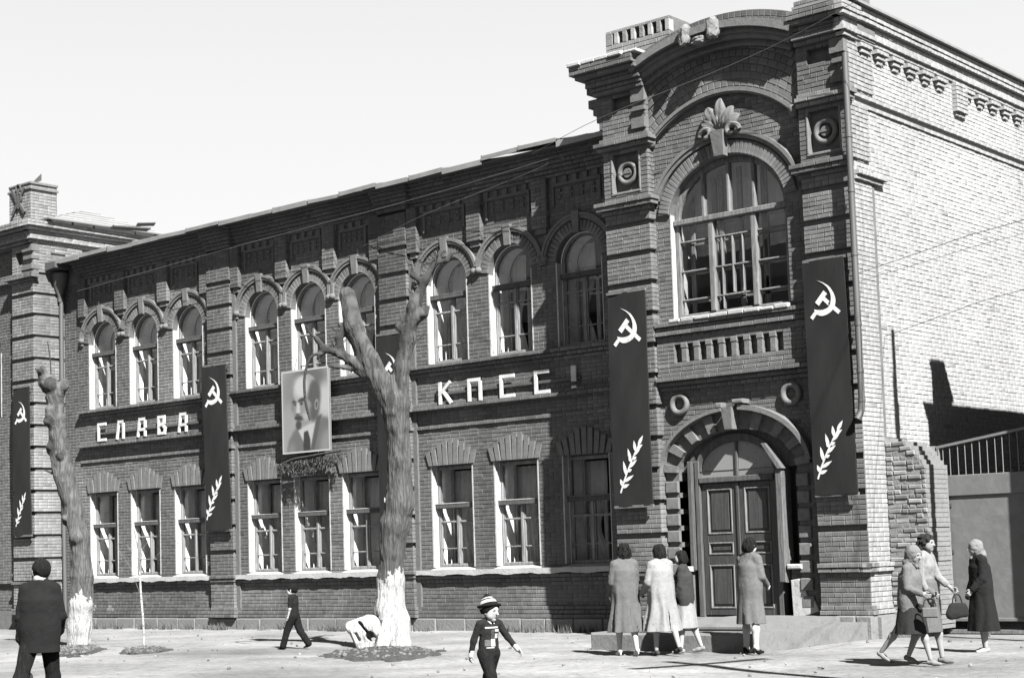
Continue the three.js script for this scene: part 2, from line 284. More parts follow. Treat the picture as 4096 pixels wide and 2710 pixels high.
  mesh('room', [box(X0 - 0.3, X1 + 0.3, y0 - 0.3, yt + 0.2, zb - 0.05, zb), box(X0 - 0.35, X0 - 0.3, y0 - 0.3, yt + 0.2, zb, zr), box(X1 + 0.3, X1 + 0.35, y0 - 0.3, yt + 0.2, zb, zr), box(X0 - 0.3, X1 + 0.3, y0 - 0.35, y0 - 0.3, zb, zr), box(X0 - 0.3, X1 + 0.3, yt + 0.2, yt + 0.25, zb, zr)], M.room, f);
  return f;
}

// ----- the long wing: x -38.4 .. -18.7, wall face at z = 0 -----
const WX0 = -38.4, WX1 = -18.6, EAVE = 9.88;
const WIN = [-36.65, -34.87, -33.06, -30.25, -28.59, -26.95, -24.15, -22.33, -20.47];
const BAYS = [[-37.6, -32.15], [-31.28, -26.11], [-25.24, -18.8]];
const WW = 1.2, SPR = 7.57;
mesh('wing_wall', slab(WX0, WX1, -0.3, EAVE, -0.001, 0.8, [...WIN.map((c) => rectPath(c, WW, 1.3, 3.57)), ...WIN.map((c) => archPath(c, WW - 0.02, 5.8, SPR, 0.59, 0.59))]), M.mortar, house);
{
  const cuts = [];
  for (const c of WIN) cuts.push(rectCut(c, WW + 0.02, 1.3, 3.57), rectCut(c, WW, 5.8, SPR), ellCut(c, SPR, 0.82, 0.82), rectCut(c, WW + 0.16, 3.57, 3.86));
  for (const [a, b] of [[-32.15, -31.28], [-26.11, -25.24]]) cuts.push((y) => (y > 0.5 ? [a, b] : null));
  layFront(WX0, WX1, 0.52, 9.3, -0.001, cuts);
  // plinth: stone base and stepped courses
  for (const [x0, x1] of [[WX0, WX1]]) {
    ledge(x0, x1, 0.52, 0, [0.05]); course(x0, x1, 0.355, 0, 0.075); course(x0, x1, 0.27, 0, 0.10);
  }
  let x = WX0; while (x < WX1) { const w = Math.min(rr(0.45, 0.95), WX1 - x); mesh('base_stone', cbox(x + 0.006, x + w - 0.006, -0.05, 0.265 + rr(-0.01, 0), -0.1, 0.12 + rr(-0.02, 0.015), 0.02), M.stone, house); x += w; }
  BAYS.forEach(([a, b], bi) => {
    const e = bi === 2 ? b + 0.2 : b;
    // lime-washed ledge under the ground-floor windows, with an uneven lower edge
    const pts = [[a - 0.02, 1.30]], n = 60; for (let i = 0; i <= n; i++) pts.push([a - 0.02 + (e - a + 0.04) * i / n, 1.19 + 0.018 * (rnd() - 0.5) + 0.012 * Math.sin(i * 0.7)]); pts.push([e + 0.02, 1.30]);
    const s = new THREE.Shape(pts.map(([p, q]) => new THREE.Vector2(p, q)));
    mesh('sill_ledge', [new THREE.ExtrudeGeometry(s, { depth: 0.115, bevelEnabled: false }).translate(0, 0, 0.02), ...WIN.slice(bi * 3, bi * 3 + 3).map((c) => hexa([[c - 0.6, 1.29, 0.13], [c + 0.6, 1.29, 0.13], [c + 0.6, 1.29, -0.165], [c - 0.6, 1.29, -0.165], [c - 0.6, 1.305, 0.13], [c + 0.6, 1.305, 0.13], [c + 0.6, 1.36, -0.165], [c - 0.6, 1.36, -0.165]]))], M.lime, house);
    course(a, e, 1.10, 0, 0.075); course(a, e, 1.02, 0, 0.04);
    // ledges between the storeys and under the upper windows
    ledge(a, e, 5.79, 0, [0.17, 0.12, 0.06]); ledge(a, e, 4.955, 0, [0.08, 0.17, 0.09].slice(0, 2)); ledge(a, e, 4.46, 0, [0.05]);
    // frieze: corbelled cornice courses, panels between short hanging lesenes
    ledge(a - 0.05, e, 9.86, 0, [0.34, 0.27, 0.21, 0.15, 0.10, 0.06]);
    for (let xx = a + 0.1; xx < e - 0.1; xx += 0.27) { cores.push(cbox(xx, xx + 0.13, 9.2, 9.36, -0.05, 0.055, 0.008)); }
    const L = WIN.slice(bi * 3, bi * 3 + 3), mids = [a + 0.16, (L[0] + L[1]) / 2, (L[1] + L[2]) / 2, bi === 2 ? L[2] + 0.95 : b - 0.16];
    mids.forEach((m, i) => {
      const hw = i === 0 || i === 3 ? 0.15 : 0.2;
      cores.push(box(m - hw, m + hw, 8.34, 9.36, -0.05, 0.108)); layFront(m - hw, m + hw, 8.34, 9.36, 0.11); laySide(0, 0.11, 8.34, 9.36, m + hw - 0.004);
      cores.push(box(m - hw + 0.06, m + hw - 0.06, 8.22, 8.34, -0.05, 0.07));
    });
    for (let i = 0; i < 3; i++) {
      const p0 = mids[i] + 0.3, p1 = mids[i + 1] - 0.3, y0 = 8.72, y1 = 9.16;
      if (p1 - p0 < 0.4) continue;
      cores.push(cbox(p0, p1, y1, y1 + 0.07, -0.02, 0.05, 0.008), cbox(p0, p0 + 0.06, y0 + 0.02, y1, -0.02, 0.05, 0.008), cbox(p1 - 0.06, p1, y0 + 0.02, y1, -0.02, 0.05, 0.008));
      for (let k = 0; k < 4; k++) { const q = p0 + 0.2 + (p1 - p0 - 0.4) * k / 3; cores.push(cbox(q - 0.035, q + 0.035, 8.9, 8.97, -0.02, 0.045, 0.008), cbox(q - 0.035, q + 0.035, 9.04, 9.1, -0.02, 0.045, 0.008)); }
    }
    // narrow strips beside the pilasters
    if (bi < 2) { cores.push(box(b - 0.1, b, 0.3, 8.3, -0.05, 0.055)); cores.push(box(BAYS[bi + 1][0], BAYS[bi + 1][0] + 0.12, 0.3, 8.3, -0.05, 0.055)); }
    // hood mouldings over the arched windows
    const A = [L[0] - 0.93, (L[0] + L[1]) / 2, (L[1] + L[2]) / 2, L[2] + 0.93];
    L.forEach((c, i) => {
      ringBricks(c, SPR, 0.02, 0.59, 0.59, 0.225, 0.06, Math.PI - 0.06, 23, 0.012, 1.25);
      const aR = Math.acos(clamp((A[i + 1] - c) / 0.93, 0, 1)), aL = Math.acos(clamp((c - A[i]) / 0.93, 0, 1)), hd = [];
      hd.push(arcBand(c, SPR, 0.845, 0.845, 0.94, 0.94, aR, Math.PI - aL, -0.02, 0.065, 26), arcBand(c, SPR, 0.905, 0.905, 0.965, 0.965, aR + 0.03, Math.PI - aL - 0.03, -0.02, 0.085, 26));
      for (const [sx, ang] of [[1, aR], [-1, aL]]) { const px = c + sx * 0.885 * Math.cos(ang) - sx * 0.02, py = SPR + 0.885 * Math.sin(ang); if (py > 7.85) hd.push(cbox(px - 0.05, px + 0.05, 7.72, py + 0.03, -0.02, 0.07, 0.01)); mesh('hood_corbel', lathe([[0.001, 7.62], [0.05, 7.635], [0.085, 7.68], [0.075, 7.73], [0.05, 7.76], [0.001, 7.77]], 10).translate(px, 0, 0.045), M.moulding, house); }
      mesh('hood_moulding', hd, M.moulding, house);
      mesh('keystone', hexa([[c - 0.075, SPR + 0.56, 0.085], [c + 0.075, SPR + 0.56, 0.085], [c + 0.075, SPR + 0.56, -0.02], [c - 0.075, SPR + 0.56, -0.02], [c - 0.1, SPR + 1.0, 0.105], [c + 0.1, SPR + 1.0, 0.105], [c + 0.1, SPR + 1.0, -0.02], [c - 0.1, SPR + 1.0, -0.02]]), M.moulding, house);
      // fanned flat arch over the ground-floor window
      const nv = 9, tops = [3.86, 3.93, 4.02, 4.1, 4.13, 4.1, 4.02, 3.93, 3.86];
      for (let k = 0; k < nv; k++) {
        const b0 = c - 0.66 + 1.32 * k / nv + 0.012, b1 = c - 0.66 + 1.32 * (k + 1) / nv - 0.012, sp = (k - 4) * 0.022, t = tops[k], zz = 0.045 + 0.012 * (k & 1) + rr(0, 0.006);
        mesh('voussoir', hexa([[b0, 3.575, zz], [b1, 3.575, zz], [b1, 3.575, -0.02], [b0, 3.575, -0.02], [b0 + sp, t, zz], [b1 + sp, t, zz], [b1 + sp, t, -0.02], [b0 + sp, t, -0.02]]), M.moulding, house);
      }
    });
  });
  for (const c of WIN) { makeWindow(c, 1.36, WW, { yT: 2.68, top: 3.57 }); makeWindow(c, 5.82, WW - 0.02, { yT: 7.28, arch: SPR }); }
}
// banded pilaster: blocks of brick with grooves between; faces +z and +x
function pilaster(x0, x1, y0, y1, z, grooves, { sideZ0 = 0, gh = 0.1, side = true, back = 0.07, sideGroove = true, tone = 1, sunSideTone = tone } = {}) {
  const ys = [y0, ...grooves.flatMap((q) => [q - gh / 2, q + gh / 2]), y1];
  cores.push(box(x0 + 0.0, x1 - (sideGroove ? back : 0.012), y0, y1, sideZ0 - 0.1, z - back));
  for (let i = 0; i < ys.length; i += 2) {
    if (ys[i + 1] - ys[i] < 0.04) continue;
    cores.push(box(x0, x1 - 0.01, ys[i], ys[i + 1], sideZ0 - 0.1, z - 0.01));
    layFront(x0, x1 - 0.012, ys[i], ys[i + 1], z - 0.01, [], { tone });
    if (side && sideGroove) laySide(sideZ0, z - 0.002, ys[i], ys[i + 1], x1 - 0.01, [], { tone: sunSideTone });
  }
  if (side && !sideGroove) laySide(sideZ0, z - 0.002, y0, y1, x1 - 0.01, [], { tone: sunSideTone });
}
const UP = [8.51, 7.93, 7.34, 6.75, 6.16], LOW = [3.72, 3.10, 2.48, 1.86];
for (const [x0, x1] of [[-32.15, -31.28], [-26.11, -25.24]]) {
  pilaster(x0, x1, 0.5, 9.3, 0.14, [...LOW.slice().reverse(), ...UP.slice().reverse()]);
  ledge(x0, x1, 9.86, 0.12, [0.30, 0.25, 0.2, 0.15, 0.1, 0.06], 2);
  ledge(x0, x1, 4.955, 0.14, [0.05, 0.1], 2); ledge(x0, x1, 4.46, 0.14, [0.04], 2); ledge(x0, x1, 1.3, 0.14, [0.06, 0.03], 2);
  ledge(x0, x1, 0.52, 0.14, [0.03, 0.05, 0.07], 2);
}
// tin eave of the wing: overlapping sheets, uneven along the edge
{
  mesh('eave_board', box(-38.9, WX1, 9.845, 9.875, -0.3, 0.54), M.tinDark, house);
  let x = -38.95; while (x < WX1) {
    const w = Math.min(rr(0.75, 1.25), WX1 - x + 0.02), a = 9.885 + rr(0, 0.03) + (x > -22.6 && x < -21.3 ? 0.07 : 0) , t = rr(0.05, 0.1), b = a + rr(-0.02, 0.03), zf = 0.58 + rr(-0.03, 0.03);
    mesh('roof_sheet', [hexa([[x, a, zf], [x + w + 0.03, b, zf], [x + w + 0.03, b + 1.35, -4.6], [x, a + 1.35, -4.6], [x, a + 0.018, zf], [x + w + 0.03, b + 0.018, zf], [x + w + 0.03, b + 1.368, -4.6], [x, a + 1.368, -4.6]]), hexa([[x, a - t, zf + 0.012], [x + w, b - t, zf + 0.012], [x + w, b - t, zf + 0.002], [x, a - t, zf + 0.002], [x, a + 0.03, zf + 0.012], [x + w, b + 0.03, zf + 0.012], [x + w, b + 0.03, zf + 0.002], [x, a + 0.03, zf + 0.002]]), bar([x + 0.01, a + 0.035, zf], [x + 0.01, a + 1.385, -4.6], 0.03, 0.03)], M.tin, house);
    x += w;
  }
  mesh('back_wall', box(-44, -13.6, -0.3, 9.9, -9.2, -9), M.mortar, house);
  mesh('roof_back', hexa([[-44, 9.8, -9.3], [-13.6, 9.8, -9.3], [-13.6, 11.22, -4.6], [-44, 11.22, -4.6], [-44, 9.83, -9.3], [-13.6, 9.83, -9.3], [-13.6, 11.25, -4.6], [-44, 11.25, -4.6]]), M.tinDark, house);
}
// masonry block with a real recess of depth d in its face
function holed(x0, x1, y0, y1, zb, zf, a, b, ya, yb, d) { cores.push(box(x0, x1, y0, ya, zb, zf), box(x0, x1, yb, y1, zb, zf), box(x0, a, ya, yb, zb, zf), box(b, x1, ya, yb, zb, zf), box(a, b, ya, yb, zb, zf - d)); }
// ----- the entrance bay at the right end: pilaster faces at z = 1.3, field at z = 1.1, side wall at x = -13.55 -----
const PZ = 1.3, PF = 1.1, PC = -16.19, PL0 = -18.8, PL1 = -17.75, PR0 = -14.48, PR1 = -13.5;
const DO = { c: -16.2, w: 2.52, rx: 1.26, ry: 0.78, ys: 2.95 }, BW = { c: -16.17, w: 2.5, y0: 5.8, ys: 7.72, rx: 1.25, ry: 1.05 };
mesh('entrance_bay_wall', [slab(-18.7, -13.62, -0.3, 10.75, PF - 0.001, 0.5, [archPath(DO.c, DO.w, 0.2, DO.ys, DO.rx, DO.ry), archPath(BW.c, BW.w, BW.y0, BW.ys, BW.rx, BW.ry)]),
  box(-18.7, -18.3, -0.3, 10.75, -0.3, PF - 0.51)], M.mortar, house);
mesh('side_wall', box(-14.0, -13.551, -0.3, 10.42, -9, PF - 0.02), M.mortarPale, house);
const coresSunPale = [];
function courseSide(z0, z1, y, x, depth, h = H, tone = 2.5) { coresSunPale.push(box(x - 0.1, x + depth - 0.012, y + 0.005, y + h - 0.006, z0, z1)); laySide(z0 + 0.002, z1 - 0.002, y, y + h, x + depth - 0.009, [], { tone }); }  // courses on the sunny side, sunlight painted into the pale tone
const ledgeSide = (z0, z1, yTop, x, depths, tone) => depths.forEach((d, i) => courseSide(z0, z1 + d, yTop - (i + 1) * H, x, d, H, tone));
{
  const cuts = [rectCut(BW.c, BW.w, BW.y0, BW.ys), ellCut(BW.c, BW.ys, BW.rx + 0.3, BW.ry + 0.3), rectCut(DO.c, DO.w + 0.56, 0, DO.ys), ellCut(DO.c, DO.ys, DO.rx + 0.32, DO.ry + 0.36), (y) => (y > 9.33 ? [PC - Math.sqrt(Math.max(0, 2.25 ** 2 - (y - 7.755) ** 2)) * 0 - 3, PC - Math.sqrt(Math.max(0, 2.25 ** 2 - (y - 7.755) ** 2))] : null), (y) => (y > 9.33 ? [PC + Math.sqrt(Math.max(0, 2.25 ** 2 - (y - 7.755) ** 2)), PC + 3] : null)];
  layFront(PL1 - 0.1, PR0 + 0.1, 0.42, 10.0, PF - 0.001, cuts);
  laySide(-7.2, 0.98, 0.1, 9.2, -13.551, [], { jit: 0.005, tone: 2.85 }); laySide(-7.2, 1.0, 9.46, 10.42, -13.551, [], { tone: 2.85 });  // same brick as the front, made paler: sunlight is in the tone
  const G = [1.86, 2.47, 3.08, 3.67, 4.26, 4.85, 5.43, 6.03, 6.62, 7.2, 7.77];
  pilaster(PL0, PL1, 0.4, 8.1, PZ, G, { sideZ0: PF - 0.02 });
  pilaster(PR0, PR1, 1.2, 8.1, PZ, G, { sideZ0: 0.56, sideGroove: false, tone: 1.4, sunSideTone: 2.6 });  // side face paler than the front: sunlight painted into its brick tone
  pilaster(PR0, PR1, 0.42, 1.2, PZ, [], { sideZ0: 0.56, sideGroove: false, tone: 1.4, sunSideTone: 2.6 });
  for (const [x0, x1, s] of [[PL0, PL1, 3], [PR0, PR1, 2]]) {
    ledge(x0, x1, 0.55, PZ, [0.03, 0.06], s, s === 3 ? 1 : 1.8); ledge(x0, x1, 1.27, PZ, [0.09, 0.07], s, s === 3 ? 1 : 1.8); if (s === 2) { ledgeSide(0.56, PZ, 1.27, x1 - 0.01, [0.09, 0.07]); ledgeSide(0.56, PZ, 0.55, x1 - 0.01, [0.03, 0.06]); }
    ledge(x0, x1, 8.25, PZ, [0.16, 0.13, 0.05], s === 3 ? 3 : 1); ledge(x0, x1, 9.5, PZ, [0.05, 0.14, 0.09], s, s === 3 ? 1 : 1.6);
    // sunk panel with a round medallion
    const cx = (x0 + x1) / 2, w = 0.70;
    cores.push(box(x0, x1 - 0.012, 8.25, 9.3, PF - 0.1, PZ - 0.12), box(x0, cx - w / 2, 8.25, 9.26, PF, PZ - 0.012), box(cx + w / 2, x1 - 0.012, 8.25, 9.26, PF, PZ - 0.012), box(cx - w / 2, cx + w / 2, 8.25, 8.42, PF, PZ - 0.012), box(cx - w / 2, cx + w / 2, 9.18, 9.26, PF, PZ - 0.012));
    layFront(x0, x1 - 0.012, 8.25, 9.25, PZ - 0.01, [rectCut(cx, w, 8.42, 9.18)]); laySide(s === 3 ? PF : 0.56, PZ - 0.005, 8.25, 9.25, x1 - 0.01, [], { tone: s === 3 ? 1 : 2.3 });  // right-hand side face: sunlight again put into the tone
    const med = new THREE.TorusGeometry(0.19, 0.052, 12, 32).translate(cx, 8.79, PZ - 0.08);
    mesh('medallion', [med, new THREE.CylinderGeometry(0.09, 0.1, 0.09, 20).rotateX(Math.PI / 2).translate(cx, 8.79, PZ - 0.09), box(cx - 0.1, cx + 0.1, 8.775, 8.805, PZ - 0.06, PZ - 0.03)], M.moulding, house);
    mesh('panel_moulding', [cbox(cx - w / 2, cx - w / 2 + 0.05, 8.42, 9.18, PZ - 0.13, PZ + 0.012, 0.015), cbox(cx + w / 2 - 0.05, cx + w / 2, 8.42, 9.18, PZ - 0.13, PZ + 0.012, 0.015), cbox(cx - w / 2, cx + w / 2, 8.37, 8.425, PZ - 0.13, PZ + 0.014, 0.015)], M.moulding, house);
    // capital block with a dark slot, then the cornice
    const l = s === 3;
    holed(x0, x1 - 0.02, 9.5, 10.4, PF - 0.2, PZ - 0.02, cx - 0.28, cx + 0.18, 9.98, 10.3, 0.14); layFront(x0, x1 - 0.02, 9.5, 10.36, PZ - 0.02, [rectCut(cx - 0.05, 0.46, 9.98, 10.3)]); laySide(l ? PF : 0.3, PZ - 0.03, 9.5, 10.36, x1 - 0.02, [], { tone: l ? 1 : 2.3 });  // right-hand block: side bricks lightened in place of sun
    cores.push(box(cx + 0.22, x1 - 0.01, 9.58, 9.78, PZ - 0.1, PZ + 0.06), box(cx + 0.25, x1 - 0.01, 9.92, 10.0, PZ - 0.1, PZ + 0.05), box(cx + 0.2, x1 - 0.01, 10.1, 10.36, PZ - 0.1, PZ + 0.04));
    if (l) { [[10.36, 0.33], [10.2, 0.22], [10.04, 0.14], [9.88, 0.08]].forEach(([y, d]) => cores.push(cbox(x0 - d, x0 + 0.05, y - 0.16, y, 0.3, PZ - 0.02, 0.01))); }
    const CD = l ? [0.42, 0.42, 0.34, 0.2, 0.2, 0.13, 0.1] : [0.3, 0.3, 0.26, 0.12, 0.12, 0.16, 0.08];
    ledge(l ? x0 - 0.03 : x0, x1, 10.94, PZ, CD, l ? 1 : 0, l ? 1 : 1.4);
    cores.push(box(l ? x0 - 0.3 : x0, x1 + 0.02, 10.45, 10.93, 0.2, PZ + 0.05));
    if (!l) for (let i = 0; i < 7; i++) courseSide(0.9, PZ + CD[i], 10.94 - (i + 1) * H, PR1 - 0.02, [0.17, 0.17, 0.15, 0.07, 0.07, 0.11, 0.06][i]);
  }
  // worn coping slabs on the left cornice
  for (let i = 0; i < 5; i++) mesh('coping_stone', cbox(PL0 - 0.46 + i * 0.33, PL0 - 0.14 + i * 0.33 + rr(-0.02, 0.0), 10.945, 10.99 + rr(0, 0.05), 0.4, PZ + 0.46 + rr(-0.05, 0.04), 0.015), M.lime, house);
  // attic pier with slots
  cores.push(box(PL0 + 0.1, -17.2, 10.94, 11.36, 0.5, PZ - 0.1), box(PL0 + 0.1, -17.2, 11.58, 11.64, 0.5, PZ - 0.1), box(PL0 + 0.1, -17.2, 11.36, 11.58, 0.5, PZ - 0.24)); layFront(PL0 + 0.1, -17.2, 10.99, 11.36, PZ - 0.1, [], { tone: 2.2 }); layFront(PL0 + 0.1, -17.2, 11.58, 11.64, PZ - 0.1, [], { tone: 2.2 });
  for (let x = PL0 + 0.1, k = 0; x < -17.25; x += 0.2, k++) mesh('attic_block', cbox(x, Math.min(x + (k ? 0.1 : 0.16), -17.2), 11.36, 11.585, PZ - 0.25, PZ - 0.09, 0.008), k & 1 ? M.mortarPale : M.stone, house);
  cores.push(box(PR0, PR1 + 0.05, 10.94, 11.2, 0.4, PZ - 0.02)); layFront(PR0, PR1 + 0.05, 10.95, 11.2, PZ - 0.02, [], { tone: 1.5 });
  // eyebrow moulding, concentric brick rows and the curved cornice
  const a0 = Math.asin((9.33 - 7.755) / 2.245);
  mesh('eyebrow_moulding', [arcBand(PC, 7.755, 2.14, 2.14, 2.25, 2.25, a0, Math.PI - a0, PF - 0.05, PF + 0.1, 40), arcBand(PC, 7.755, 2.17, 2.17, 2.235, 2.235, a0, Math.PI - a0, PF + 0.095, PF + 0.125, 40), lathe([[0.001, -0.12], [0.08, -0.1], [0.1, 0], [0.08, 0.08], [0.001, 0.1]], 12).translate(PC - 1.56, 9.3, PF + 0.08), lathe([[0.001, -0.12], [0.08, -0.1], [0.1, 0], [0.08, 0.08], [0.001, 0.1]], 12).translate(PC + 1.56, 9.3, PF + 0.08)], M.moulding, house);
  mesh('arch_wall', [arcBand(PC, 7.755, 2.2, 2.2, 3.1, 3.1, a0 + 0.02, Math.PI - a0 - 0.02, PF - 0.3, PF + 0.09, 30)], M.mortar, house);
  for (let r = 0; r < 6; r++) { const R = 2.26 + r * 0.135, a = Math.max(a0 + 0.02, Math.acos(clamp(1.63 / (R + 0.1), -1, 1))); ringBricks(PC, 7.755, PF + 0.09, R, R, r ? 0.13 : 0.27 * 0.5, a, Math.PI - a, Math.round((Math.PI - 2 * a) * R / (r & 1 ? 0.2 : 0.14)), 0.008 + 0.004 * r, r < 2 ? 1.3 : 1); }
  const R1 = 3.73, C1 = 6.99, b0 = Math.asin((10.36 - C1) / R1);
  mesh('curved_cornice', [[0, 0.12, 0.2], [0.11, 0.1, 0.30], [0.2, 0.1, 0.37], [0.29, 0.14, 0.47]].map(([o, t, d]) => arcBand(PC, C1, R1 + o, R1 + o, R1 + o + t, R1 + o + t, b0, Math.PI - b0, 0.5, PF + d, 30)), M.moulding, house);
  ringBricks(PC, C1, PF + 0.37, R1 + 0.2, R1 + 0.2, 0.09, b0, Math.PI - b0, 22, 0.006); ringBricks(PC, C1, PF + 0.2, R1 + 0.01, R1 + 0.01, 0.1, b0, Math.PI - b0, 24, 0.006);
  mesh('attic_wall', [arcBand(PC, C1, R1 + 0.4, R1 + 0.4, R1 + 0.66, R1 + 0.66, b0 + 0.03, Math.PI - b0 - 0.03, 0.3, PF + 0.12, 24)], M.mortar, house);
  for (let r = 0; r < 2; r++) ringBricks(PC, C1, PF + 0.12, R1 + 0.43 + r * 0.115, R1 + 0.43 + r * 0.115, 0.11, b0 + 0.04, Math.PI - b0 - 0.04, 26 + r, 0.008);
  for (const [x, y, w, h] of [[-16.62, 10.86, 0.2, 0.42], [-16.0, 10.86, 0.24, 0.4], [-16.3, 10.84, 0.3, 0.14]]) mesh('broken_ornament', (() => { const q = new THREE.IcosahedronGeometry(0.5, 3), p = q.attributes.position; for (let i = 0; i < p.count; i++) { const X = p.getX(i), Y = p.getY(i), Z = p.getZ(i), k = 0.45 + 0.9 * fbm(X * 3 + x, Y * 3, Z * 3, 3); p.setXYZ(i, x + X * w * 1.3 * k, y + h / 2 - 0.06 + Y * h * 1.1 * k, PF + 0.47 + Z * 0.3 * k); } q.computeVertexNormals(); return q; })(), M.stone, house);
  // big window: archivolt, hood, keystone and palmette
  ringBricks(BW.c, BW.ys, PF + 0.05, BW.rx + 0.01, BW.ry + 0.01, 0.25, 0.14, Math.PI - 0.14, 44, 0.012, 1.25);
  mesh('archivolt', [arcBand(BW.c, BW.ys, BW.rx, BW.ry, BW.rx + 0.26, BW.ry + 0.26, 0.12, Math.PI - 0.12, PF - 0.1, PF + 0.05, 36)], M.mortar, house);
  mesh('hood_moulding', [arcBand(BW.c, BW.ys, BW.rx + 0.29, BW.ry + 0.29, BW.rx + 0.4, BW.ry + 0.4, 0.32, Math.PI - 0.32, PF - 0.05, PF + 0.085, 36), arcBand(BW.c, BW.ys, BW.rx + 0.36, BW.ry + 0.36, BW.rx + 0.43, BW.ry + 0.43, 0.33, Math.PI - 0.33, PF - 0.05, PF + 0.115, 36)], M.moulding, house);
  mesh('keystone', hexa([[BW.c - 0.1, 8.74, PF + 0.2], [BW.c + 0.1, 8.74, PF + 0.2], [BW.c + 0.1, 8.74, PF], [BW.c - 0.1, 8.74, PF], [BW.c - 0.14, 9.2, PF + 0.26], [BW.c + 0.14, 9.2, PF + 0.26], [BW.c + 0.14, 9.2, PF], [BW.c - 0.14, 9.2, PF]]), M.moulding, house);
  {
    const L = [];
    const leaf = (ang, len, w) => { const q = new THREE.SphereGeometry(0.5, 14, 10), p = q.attributes.position; for (let i = 0; i < p.count; i++) { let X = p.getX(i), Y = p.getY(i) + 0.5, Z = p.getZ(i); const k = 0.35 + 0.9 * Math.sin(Math.min(1, Y * 1.05) * 2.4) ; X *= w * k; Y *= len; Z = Z * 0.13 * k + 0.05 * Y * Y / len - 0.02 * Math.cos(X / w * 9); const c = Math.cos(ang), s = Math.sin(ang); p.setXYZ(i, X * c + Y * s, -X * s + Y * c, Z); } q.computeVertexNormals(); return q.toNonIndexed().translate(BW.c, 9.2, PF + 0.1); };
    for (const [a, l, w] of [[0.06, 0.62, 0.2], [0.62, 0.52, 0.2], [-0.5, 0.56, 0.22], [1.05, 0.5, 0.2], [-1.0, 0.46, 0.2], [0.35, 0.4, 0.14], [-0.25, 0.4, 0.14]]) L.push(leaf(a, l, w));
    for (const s of [-1, 1]) { const pts = []; for (let i = 0; i <= 24; i++) { const a = i / 24 * 5.2, r = 0.16 - 0.026 * a; pts.push([BW.c + s * (0.27 + r * Math.cos(a)), 9.16 + r * Math.sin(a), PF + 0.14 + 0.012 * a]); } L.push(tube(pts, 0.05, 34, 8).toNonIndexed()); }
    mesh('palmette', L, M.moulding, house);
  }
  // sill, row of niches and ledge below the big window
  ledge(PL1, PR0, 5.80, PF, [0.22, 0.16, 0.2, 0.13]); for (let x = PL1 + 0.35; x < PR0 - 0.4;) { const w = rr(0.24, 0.4); mesh('sill_stone', cbox(x, x + w - 0.015, 5.78, 5.84 + rr(-0.01, 0.03), 0.9, PF + 0.25 + rr(-0.04, 0.02), 0.015), M.lime, house); x += w; }
  const n0 = -17.36, pit = 0.272;
  cores.push(box(PL1, PR0, 5.38, 5.5, PF - 0.05, PF + 0.13), box(PL1, PR0, 4.74, 5.04, PF - 0.05, PF + 0.13), box(PL1, n0, 5.0, 5.42, PF - 0.05, PF + 0.13), box(n0 + 9 * pit - 0.12, PR0, 5.0, 5.42, PF - 0.05, PF + 0.13));
  layFront(PL1, PR0, 4.78, 5.04, PF + 0.13); layFront(PL1, n0, 5.04, 5.42, PF + 0.13); layFront(n0 + 9 * pit - 0.12, PR0, 5.04, 5.42, PF + 0.13);
  mesh('niche_back', box(n0, n0 + 9 * pit - 0.12, 5.03, 5.4, PF - 0.02, PF + 0.004), M.mortar, house);
  for (let i = 0; i < 8; i++) { const x = n0 + 0.15 + i * pit; mesh('baluster', [cbox(x, x + 0.125, 5.04, 5.3, PF - 0.02, PF + 0.13, 0.012), cbox(x - 0.012, x + 0.137, 5.3, 5.4, PF - 0.02, PF + 0.14, 0.012)], M.moulding, house); }
  ledge(PL1, PR0, 4.86, PF, [0.17, 0.23, 0.14, 0.07]);
  for (const x of [-17.35, -14.97]) mesh('ring_ornament', new THREE.TorusGeometry(0.16, 0.055, 12, 32).translate(x, 4.27, PF + 0.05), M.moulding, house);
  // entrance arch of alternating blocks
  const NB = 17;
  for (let i = 0; i < NB; i++) {
    const w = (Math.PI - 0.1) / NB, s = 0.05 + i * w, e = s + w; if (i === 8) continue;
    mesh('arch_stone', arcBand(DO.c, DO.ys, DO.rx + 0.005, DO.ry + 0.005, DO.rx + 0.3, DO.ry + 0.33, s + (i & 1 ? 0.0 : 0.02), e - (i & 1 ? 0 : 0.02), PF - 0.3, PF + (i & 1 ? 0.0 : 0.075), 3), i & 1 ? M.mortar : M.moulding, house);
  }
  mesh('hood_moulding', arcBand(DO.c, DO.ys, DO.rx + 0.31, DO.ry + 0.34, DO.rx + 0.39, DO.ry + 0.43, 0.12, Math.PI / 2 - 0.12, PF - 0.05, PF + 0.2, 20), M.moulding, house);
  mesh('hood_moulding', arcBand(DO.c, DO.ys, DO.rx + 0.31, DO.ry + 0.34, DO.rx + 0.37, DO.ry + 0.40, Math.PI / 2 + 0.12, Math.PI - 0.05, PF - 0.05, PF + 0.17, 20), M.moulding, house);
  mesh('keystone', [hexa([[DO.c - 0.08, 3.72, PF + 0.22], [DO.c + 0.08, 3.72, PF + 0.22], [DO.c + 0.08, 3.72, PF - 0.1], [DO.c - 0.08, 3.72, PF - 0.1], [DO.c - 0.12, 4.12, PF + 0.26], [DO.c + 0.1, 4.12, PF + 0.26], [DO.c + 0.1, 4.12, PF], [DO.c - 0.12, 4.12, PF]]), cbox(DO.c + 0.1, DO.c + 0.34, 4.17, 4.25, PF - 0.02, PF + 0.24, 0.02), cbox(DO.c - 0.3, DO.c - 0.16, 4.12, 4.22, PF - 0.02, PF + 0.16, 0.02)], M.moulding, house);
